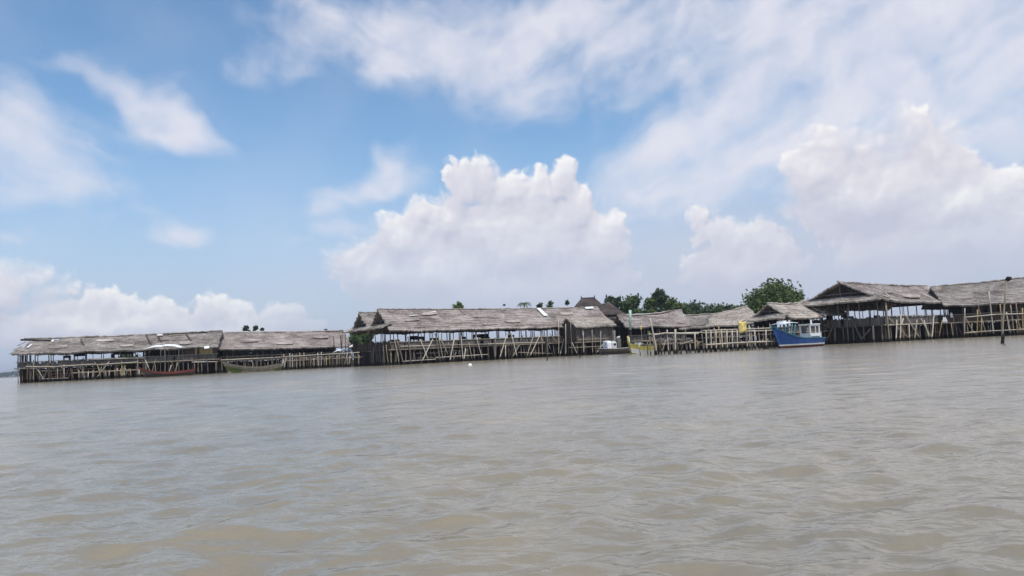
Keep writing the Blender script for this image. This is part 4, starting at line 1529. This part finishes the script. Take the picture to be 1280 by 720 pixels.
# ---------------------------------------------------------------- jetties
def jetty(name, label, u0, D0, u1, D1, width, deck, rails, step, bams, seed, group='bamboo jetties', posts=True, cross=0):
    rg = random.Random(seed)
    a, b = XY(u0, D0), XY(u1, D1)
    ang = math.atan2(b.y - a.y, b.x - a.x)
    L = (b - a).length
    rt = empty(name, (a.x, a.y, 0), ang)
    tag(rt, label, 'jetty', group)
    mb = MB()
    x = 0
    while x < L:
        wd = rg.uniform(.1, .16)
        if rg.random() > .06:
            mb.box(x, x + wd - .015, -rg.uniform(.0, .15), width + rg.uniform(0, .15), deck - .07 + rg.uniform(-.015, .015), deck + rg.uniform(-.015, .015))
        x += wd
    mb.build('deck', M['bamboo_tan'], rt)
    for y in (.05, width - .05):
        pole('deck_beam', (-.2, y - .1, deck - .14), (L + .2, y - .1, deck - .12 + rg.uniform(-.08, .08)), .075, M['bamboo_tan'], rt, bend=.003)
    n = int(L / step)
    for i in range(n + 1):
        for y in (-.12, width + .1):
            x = L * i / n + rg.uniform(-.25, .25)
            tall = rails and (y < 0)
            top = (max(rails) + rg.uniform(.05, .5)) if tall and rg.random() < .75 else deck + rg.uniform(-.05, .3)
            pole('jetty_post', (x + rg.uniform(-.15, .15), y - rg.uniform(0, .1), -1.2), (x + rg.uniform(-.12, .12), y - .05, top), rg.uniform(.05, .09), M[rg.choice(bams)], rt)
    for z in rails:
        pole('rail', (-.2, -.24, z + rg.uniform(-.08, .08)), (L + .2, -.24, z + rg.uniform(-.08, .08)), .07, M['bamboo_pale'], rt, bend=.003)
    for k in range(cross):
        x = rg.uniform(.2, L - 1.2)
        pole('brace', (x, -.3, -1), (x + rg.uniform(-1.2, 1.2), -.28, rg.uniform(deck, deck + 1)), .06, M[rg.choice(bams)], rt)
    mw = Matrix.Translation((a.x, a.y, 0)) @ Matrix.Rotation(ang, 4, 'Z')
    return rt, mw, L


BM = ['bamboo_pale', 'bamboo_tan', 'bamboo_tan', 'bamboo_yellow', 'wood_grey', 'wood_brown']
K1, mw1, L1 = jetty('bamboo_jetty', 'short cluttered bamboo jetty with crooked posts and dark nets', 812, 84, 876, 85.5, 2.2, 1.25, [2.25], .62, BM + ['wood_dark', 'wood_brown'], 3, cross=5)
K2, mw2, L2 = jetty('bamboo_jetty', 'long bamboo jetty with evenly spaced fence posts leading to the blue boat', 880, 86, 983, 90, 1.3, .98, [2.32, 2.1], .56, BM, 4)
MJ, mw3, L3 = jetty('bamboo_jetty', 'bamboo jetty with upright poles between the tidy hall and the twin gables', 352, 121, 449, 119, 1.6, 1.55, [2.1], .62, BM + ['wood_grey', 'wood_brown'], 5, cross=6)
LJ, mw4, L4 = jetty('bamboo_jetty', 'low bamboo landing stage in front of the ragged left hall', 91, 111.5, 172, 112.5, 1.2, 1.25, [], .7, BM, 6, cross=6)


def on(mw, u, v, off=.3):
    p0 = mw @ Vector((0, -off, 0))
    return mw.inverted() @ ray_plane(u, v, p0, mw.to_3x3() @ Vector((0, -1, 0)))


def jp(rt, mw, nm, u0, v0, u1, v1, r, m, off=.3):
    a, b = on(mw, u0, v0, off), on(mw, u1, v1, off)
    if b.z < .7 and abs(a.z - b.z) > .6:
        d = (b - a).normalized()
        b = a + d * ((-1.0 - a.z) / d.z)
    pole(nm, a, b, r, M[m], rt, r * .9)


jp(K1, mw1, 'jetty_post', 844, 411.5, 844, 442, .10, 'bamboo_pale', .4)
jp(K1, mw1, 'jetty_post', 868.5, 416, 869.5, 438, .08, 'bamboo_pale', .4)
jp(K1, mw1, 'jetty_post', 812.5, 397.5, 821, 443, .085, 'bamboo_pale', .4)
jp(K1, mw1, 'rail', 817, 418.5, 830, 416.5, .09, 'bamboo_pale')
jp(K1, mw1, 'rail', 830, 416.5, 873, 416.8, .10, 'bamboo_pale')
jp(K1, mw1, 'brace', 850, 430.5, 866, 425.5, .08, 'bamboo_tan')
jp(K2, mw2, 'rail', 882, 431, 915, 428.8, .08, 'bamboo_pale', .35)
jp(K2, mw2, 'rail', 915, 428.8, 972, 426.5, .08, 'bamboo_pale', .35)
for u in (883, 889, 895.5, 902, 909, 915.5, 922, 933.5, 944, 958):
    jp(K2, mw2, 'fence_post', u - .6, 413.5 - (u - 883) * .02, u + .7, 441, .075, 'bamboo_pale', .34)
mb = MB()
for i in range(9):       # heaped nets
    x, y = R.uniform(1.2, 5.0), R.uniform(.3, 1.6)
    r = R.uniform(.3, .55)
    n = 8
    pts = []
    for j in range(4):
        t = j / 3
        rr = r * math.cos(t * 1.4)
        for k in range(n):
            a = 2 * math.pi * k / n
            q_ = 1 + .25 * mnoise.noise(Vector((x + math.cos(a), y + math.sin(a), t * 2)))
            pts.append((x + math.cos(a) * rr * q_, y + math.sin(a) * rr * q_, 1.25 + r * 1.1 * math.sin(t * 1.4)))
    fs = [(j * n + k, j * n + (k + 1) % n, (j + 1) * n + (k + 1) % n, (j + 1) * n + k) for j in range(3) for k in range(n)] + [tuple(range(3 * n, 4 * n))]
    mb.add(pts, fs)
no = mb.build('net_heap', M['slat_grey'], None, True)
no.matrix_world = mw1
tag(no, 'dark grey green heap of fishing nets on the short cluttered jetty', 'nets', kind='stuff')

# ---------------------------------------------------------------- single poles, markers, float
def lone_pole(name, label, u0, v0, u1, v1, D, r, m, group=None, r2=None):
    a, b = P(u1, v1, D), P(u0, v0, D)       # a foot, b head
    d = (b - a).normalized()
    foot = a + d * ((-1.2 - a.z) / d.z)
    rt = empty(name, (a.x, a.y, 0))
    tag(rt, label, 'pole', group)
    o = Vector((a.x, a.y, 0))
    pole('shaft', foot - o, b - o, r, M[m], rt, r2 or r * .7, .01)
    return rt, a - o, b - o


rt, a, b = lone_pole('mooring_pole', 'tall bare mooring pole with black sleeve at the waterline, standing alone at right', 1258.5, 348.5, 1253, 430, 53, .07, 'bamboo_tan')
mb = MB()
d = (b - a)
mb.tube([a + d * -.12, a + d * .02, a + d * .10, a + d * .16], [.105, .11, .10, .085], 9)
mb.build('sleeve', M['rubber'], rt, True)
mb = MB()
mb.tube([b + Vector((-.05, 0, -.08)), b + Vector((.1, 0, .0)), b + Vector((.3, 0, .05))], [.10, .17, .08], 8)
mb.build('pole_cap', M['rubber'], rt, True)
rt, a, b = lone_pole('marker_post', 'post with pale mint green top beside the dark hut end', 787.5, 388, 788.5, 436, 117, .09, 'wood_brown')
mb = MB()
d = (a - b).normalized()
mb.tube([b - d * .05, b + d * 1.0, b + d * 2.85], [.2, .2, .17], 8)
mb.build('painted_top', M['mint_paint'], rt, True)
rt, a, b = lone_pole('marker_post', 'thin post with yellow float tied halfway, behind the yellow boat', 800.5, 400, 803, 440, 112, .05, 'bamboo_tan')
mb = MB()
d = (a - b).normalized()
mb.tube([b + d * .8, b + d * .95, b + d * 1.3, b + d * 1.4], [.05, .14, .12, .04], 8)
mb.build('float', M['yellow_cloth'], rt, True)
for u, v, h, D, dx, lb in ((684, 451, 6, 82, .5, 'dark stake tip upright in the water below the thick grey post'), (723, 449.5, 6, 88, 4, 'dark leaning stake tip in the water before the annex'), (759.5, 444.5, 3, 100, .5, 'shortest dark stake tip in the water before the white covered boat')):
    rt, a, b = lone_pole('stake', lb, u + dx, v - h, u, v, D, .085, 'wood_dark', 'stakes in the water')
c = P(587.5, 457.6, 71)
mb = MB()
rr = [(.02, -.14), (.12, -.12), (.19, -.03), (.20, .06), (.15, .16), (.06, .21), (.01, .22)]
n = 10
for r, z in rr:
    mb.v += [Vector((r * math.cos(2 * math.pi * k / n), r * 1.1 * math.sin(2 * math.pi * k / n), z)) for k in range(n)]
mb.f = [(j * n + k, j * n + (k + 1) % n, (j + 1) * n + (k + 1) % n, (j + 1) * n + k) for j in range(len(rr) - 1) for k in range(n)]
mb.f += [tuple(range(n - 1, -1, -1)), tuple(range((len(rr) - 1) * n, len(rr) * n))]
fo = mb.build('float', M['white_sheet'], None, True)
fo.location = (c.x, c.y, .03)
tag(fo, 'small white float bobbing on the open water', 'float')

# ---------------------------------------------------------------- awnings, cloths
def awning(label, u0, u1, v_top, v_edge, D, bits, cat='awning', foot=-1.2, depth=2.2, tilt=0.0):
    a, b = XY(u0, D), XY(u1, D)
    zt, ze = P((u0 + u1) / 2, v_top, D).z, P((u0 + u1) / 2, v_edge, D).z
    rt = empty('awning', (a.x, a.y, 0))
    tag(rt, label, cat, 'white awnings')
    W_ = b.x - a.x
    for (s0, s1, dz) in bits:
        n = 11
        mb = MB()
        for i in range(n):
            t = i / (n - 1)
            x = W_ * (s0 + (s1 - s0) * t)
            sg = s0 + (s1 - s0) * t
            z = ze + (zt - ze) * math.sin(math.pi * (.06 + .88 * sg)) ** .6 + dz + tilt * t + .10 * math.sin(math.pi * t)
            for y in (-depth / 2, -depth / 6, depth / 6, depth / 2):
                k = 1 - (abs(y) / depth * 2) ** 2 * .35
                mb.v.append(Vector((x, y, ze + (z - ze) * k + .03 * mnoise.noise(Vector((x * 2, y * 2, s0))))))
        for i in range(n - 1):
            for j in range(3):
                q_ = i * 4 + j
                mb.f.append((q_, q_ + 4, q_ + 5, q_ + 1))
        o = mb.build('canopy', M['white_sheet'], rt, True)
        sm = o.modifiers.new('thick', 'SOLIDIFY')
        sm.thickness = .05
        for x in (W_ * (s0 + (s1 - s0) * .12), W_ * (s0 + (s1 - s0) * .88)):
            for y in (-depth * .4, depth * .4):
                pole('awning_pole', (x, y, foot), (x, y, ze + (zt - ze) * .1 + dz * .5), .045, M['wood_grey'], rt)
    return rt


awning('white sagging awning of two sheets below the ragged roof, above the red boat', 181, 229, 430.5, 437.5, 113.4, [(0, .54, -.10), (.52, 1.0, 0)], depth=1.6)
awning('low white awning with bright scalloped sheet left of the twin gabled hall', 418, 440, 436.5, 441.5, 128, [(0, .55, 0), (.5, 1.0, .06)], depth=2)
awning('white awning tilted up toward the twin gabled hall', 434, 449, 434, 438, 131, [(0, 1, 0)], depth=2, tilt=.7)

yc = MB()
a, b = on(mw2, 923.5, 402, .5), on(mw2, 933, 415.5, .5)
n = 8
for i in range(n + 1):
    for j in range(6):
        t, s = j / 5, i / n
        yc.v.append(Vector((a.x + (b.x - a.x) * s + .05 * math.sin(t * 5), -.5 + .08 * math.sin(s * 9 + t * 2), b.z + (a.z - b.z) * (t + (.10 * math.sin(s * 7)) * (t - .5)))))
for i in range(n):
    for j in range(5):
        q_ = i * 6 + j
        yc.f.append((q_, q_ + 6, q_ + 7, q_ + 1))
yo = yc.build('hanging_sheet', M['yellow_cloth'], None, True)
yo.matrix_world = mw2
sm = yo.modifiers.new('thick', 'SOLIDIFY')
sm.thickness = .02
tag(yo, 'bright yellow sheet hung over the bamboo fence', 'cloth')
pole('fence_post', (a.x - .05, -.46, 1), (a.x - .05, -.46, a.z + .1), .05, M['bamboo_tan'], K2)
pole('fence_post', (b.x + .1, -.46, 1), (b.x + .1, -.46, a.z + .1), .05, M['bamboo_tan'], K2)
pole('rail', (a.x - .2, -.44, a.z), (b.x + .3, -.44, a.z), .04, M['bamboo_tan'], K2)

for k, (u, v, s, hut, lb) in enumerate(((1134.5, 395.5, .28, H_, 'pale cloth on the rail under the big hall, left end of a row'), (1143.5, 395, .42, H_, 'brightest pale cloth on the rail under the big hall'), (1160, 394.5, .26, H_, 'small pale cloth right of the brightest one under the big hall'),
                                         (1165.5, 393.5, .36, H_, 'pale cloth by the right end post under the big hall'), (1189.5, 394, .55, I_, 'white cloth hung at the corner where the two right halls meet'), (1181, 400, .7, I_, 'triangular pale cloth draped on the rail left of the bamboo fence'))):
    c = hut.front(u, v, -.1 if hut is H_ else .3)
    n = 6
    mb = MB()
    for i in range(n + 1):
        for j in range(4):
            t = j / 3
            wd = s * (.55 + (.5 * t if k == 5 else .12 * math.sin(i + t)))
            mb.v.append(c + Vector(((i / n - .5) * wd, -.05 * math.sin(i * 1.9 + t), -(t - .5) * s * 1.25)))
    for i in range(n):
        for j in range(3):
            q_ = i * 4 + j
            mb.f.append((q_, q_ + 1, q_ + 5, q_ + 4))
    o = mb.build('hanging_cloth', M['white_sheet' if s > .4 else 'dirty_white'], None, True)
    o.matrix_world = hut.mw
    sm = o.modifiers.new('thick', 'SOLIDIFY')
    sm.thickness = .03
    tag(o, lb, 'cloth', 'pale cloths under the right halls')


# ---------------------------------------------------------------- person standing in the ragged hall
def person(label, hut, x, y, z, face=0.0, m='cloth_navy'):
    rt = empty('person', hut.mw @ Vector((x, y, z)), face)
    tag(rt, label, 'person')
    pts = {'pel': (0, 0, .92), 'bel': (0, 0, 1.08), 'che': (0, 0, 1.30), 'nec': (0, 0, 1.46), 'hea': (0, -.02, 1.56), 'top': (0, -.01, 1.68),
           'sl': (-.18, 0, 1.40), 'el': (-.24, .02, 1.12), 'wl': (-.2, -.16, .98), 'hl': (-.19, -.23, .95), 'sr': (.18, 0, 1.40), 'er': (.24, .02, 1.12), 'wr': (.25, -.05, .88), 'hr': (.25, -.08, .80),
           'pl': (-.09, 0, .86), 'kl': (-.10, -.02, .48), 'al': (-.10, .02, .08), 'tl': (-.10, -.14, .04), 'pr': (.09, 0, .86), 'kr': (.10, -.02, .48), 'ar': (.11, .02, .08), 'tr': (.11, -.14, .04)}
    rads = {'pel': .14, 'bel': .13, 'che': .15, 'nec': .055, 'hea': .085, 'top': .07, 'sl': .06, 'el': .043, 'wl': .03, 'hl': .035, 'sr': .06, 'er': .043, 'wr': .03, 'hr': .035,
            'pl': .085, 'kl': .055, 'al': .04, 'tl': .035, 'pr': .085, 'kr': .055, 'ar': .04, 'tr': .035}
    ed = ['pel bel', 'bel che', 'che nec', 'nec hea', 'hea top', 'che sl', 'sl el', 'el wl', 'wl hl', 'che sr', 'sr er', 'er wr', 'wr hr', 'pel pl', 'pl kl', 'kl al', 'al tl', 'pel pr', 'pr kr', 'kr ar', 'ar tr']
    ks = list(pts)
    me = bpy.data.meshes.new('body')
    me.from_pydata([pts[k] for k in ks], [tuple(ks.index(q_) for q_ in e.split()) for e in ed], [])
    o = bpy.data.objects.new('body', me)
    COL.objects.link(o)
    o.parent = rt
    o.modifiers.new('skin', 'SKIN')
    me.skin_vertices.new() if not me.skin_vertices else None
    for i, k in enumerate(ks):
        sv = me.skin_vertices[0].data[i]
        sv.radius = (rads[k], rads[k])
        sv.use_root = (k == 'pel')
    o.modifiers.new('sub', 'SUBSURF').levels = 1
    o.modifiers['sub'].render_levels = 2
    me.materials.append(M[m])
    mb = MB()
    mb.v, mb.f = [], []
    for zz, r in ((1.50, .07), (1.56, .105), (1.64, .11), (1.71, .08), (1.735, .02)):
        mb.v += [Vector((r * math.cos(2 * math.pi * k / 10), .02 + r * math.sin(2 * math.pi * k / 10), zz)) for k in range(10)]
    mb.f = [(j * 10 + k, j * 10 + (k + 1) % 10, (j + 1) * 10 + (k + 1) % 10, (j + 1) * 10 + k) for j in range(4) for k in range(10)] + [tuple(range(40, 50))]
    mb.build('hair', M['hair'], rt, True)


pp = A.front(141, 444, -1.2)
person('person in dark clothes standing at the railing of the ragged left hall', A, pp.x, 1.2, 2.25, rad(20))

# ---------------------------------------------------------------- air
def build_haze():
    mb = MB()
    mb.box(-5200, 5200, -400, 5200, -6, 40)
    m = bpy.data.materials.new('haze_air')
    m.use_nodes = True
    N = NT(m.node_tree)
    N.n.clear()
    o = N.new('ShaderNodeOutputMaterial')
    v = N.new('ShaderNodeVolumePrincipled')
    v.inputs['Color'].default_value = (.80, .86, .95, 1)
    v.inputs['Density'].default_value = .0002
    v.inputs['Anisotropy'].default_value = .2
    N.l.new(v.outputs[0], o.inputs['Volume'])
    h = mb.build('haze', m)
    tag(h, 'thin pale haze over the water', 'haze', kind='stuff')


build_haze()

w.cycles.sampling_method = 'MANUAL'
w.cycles.sample_map_resolution = 128
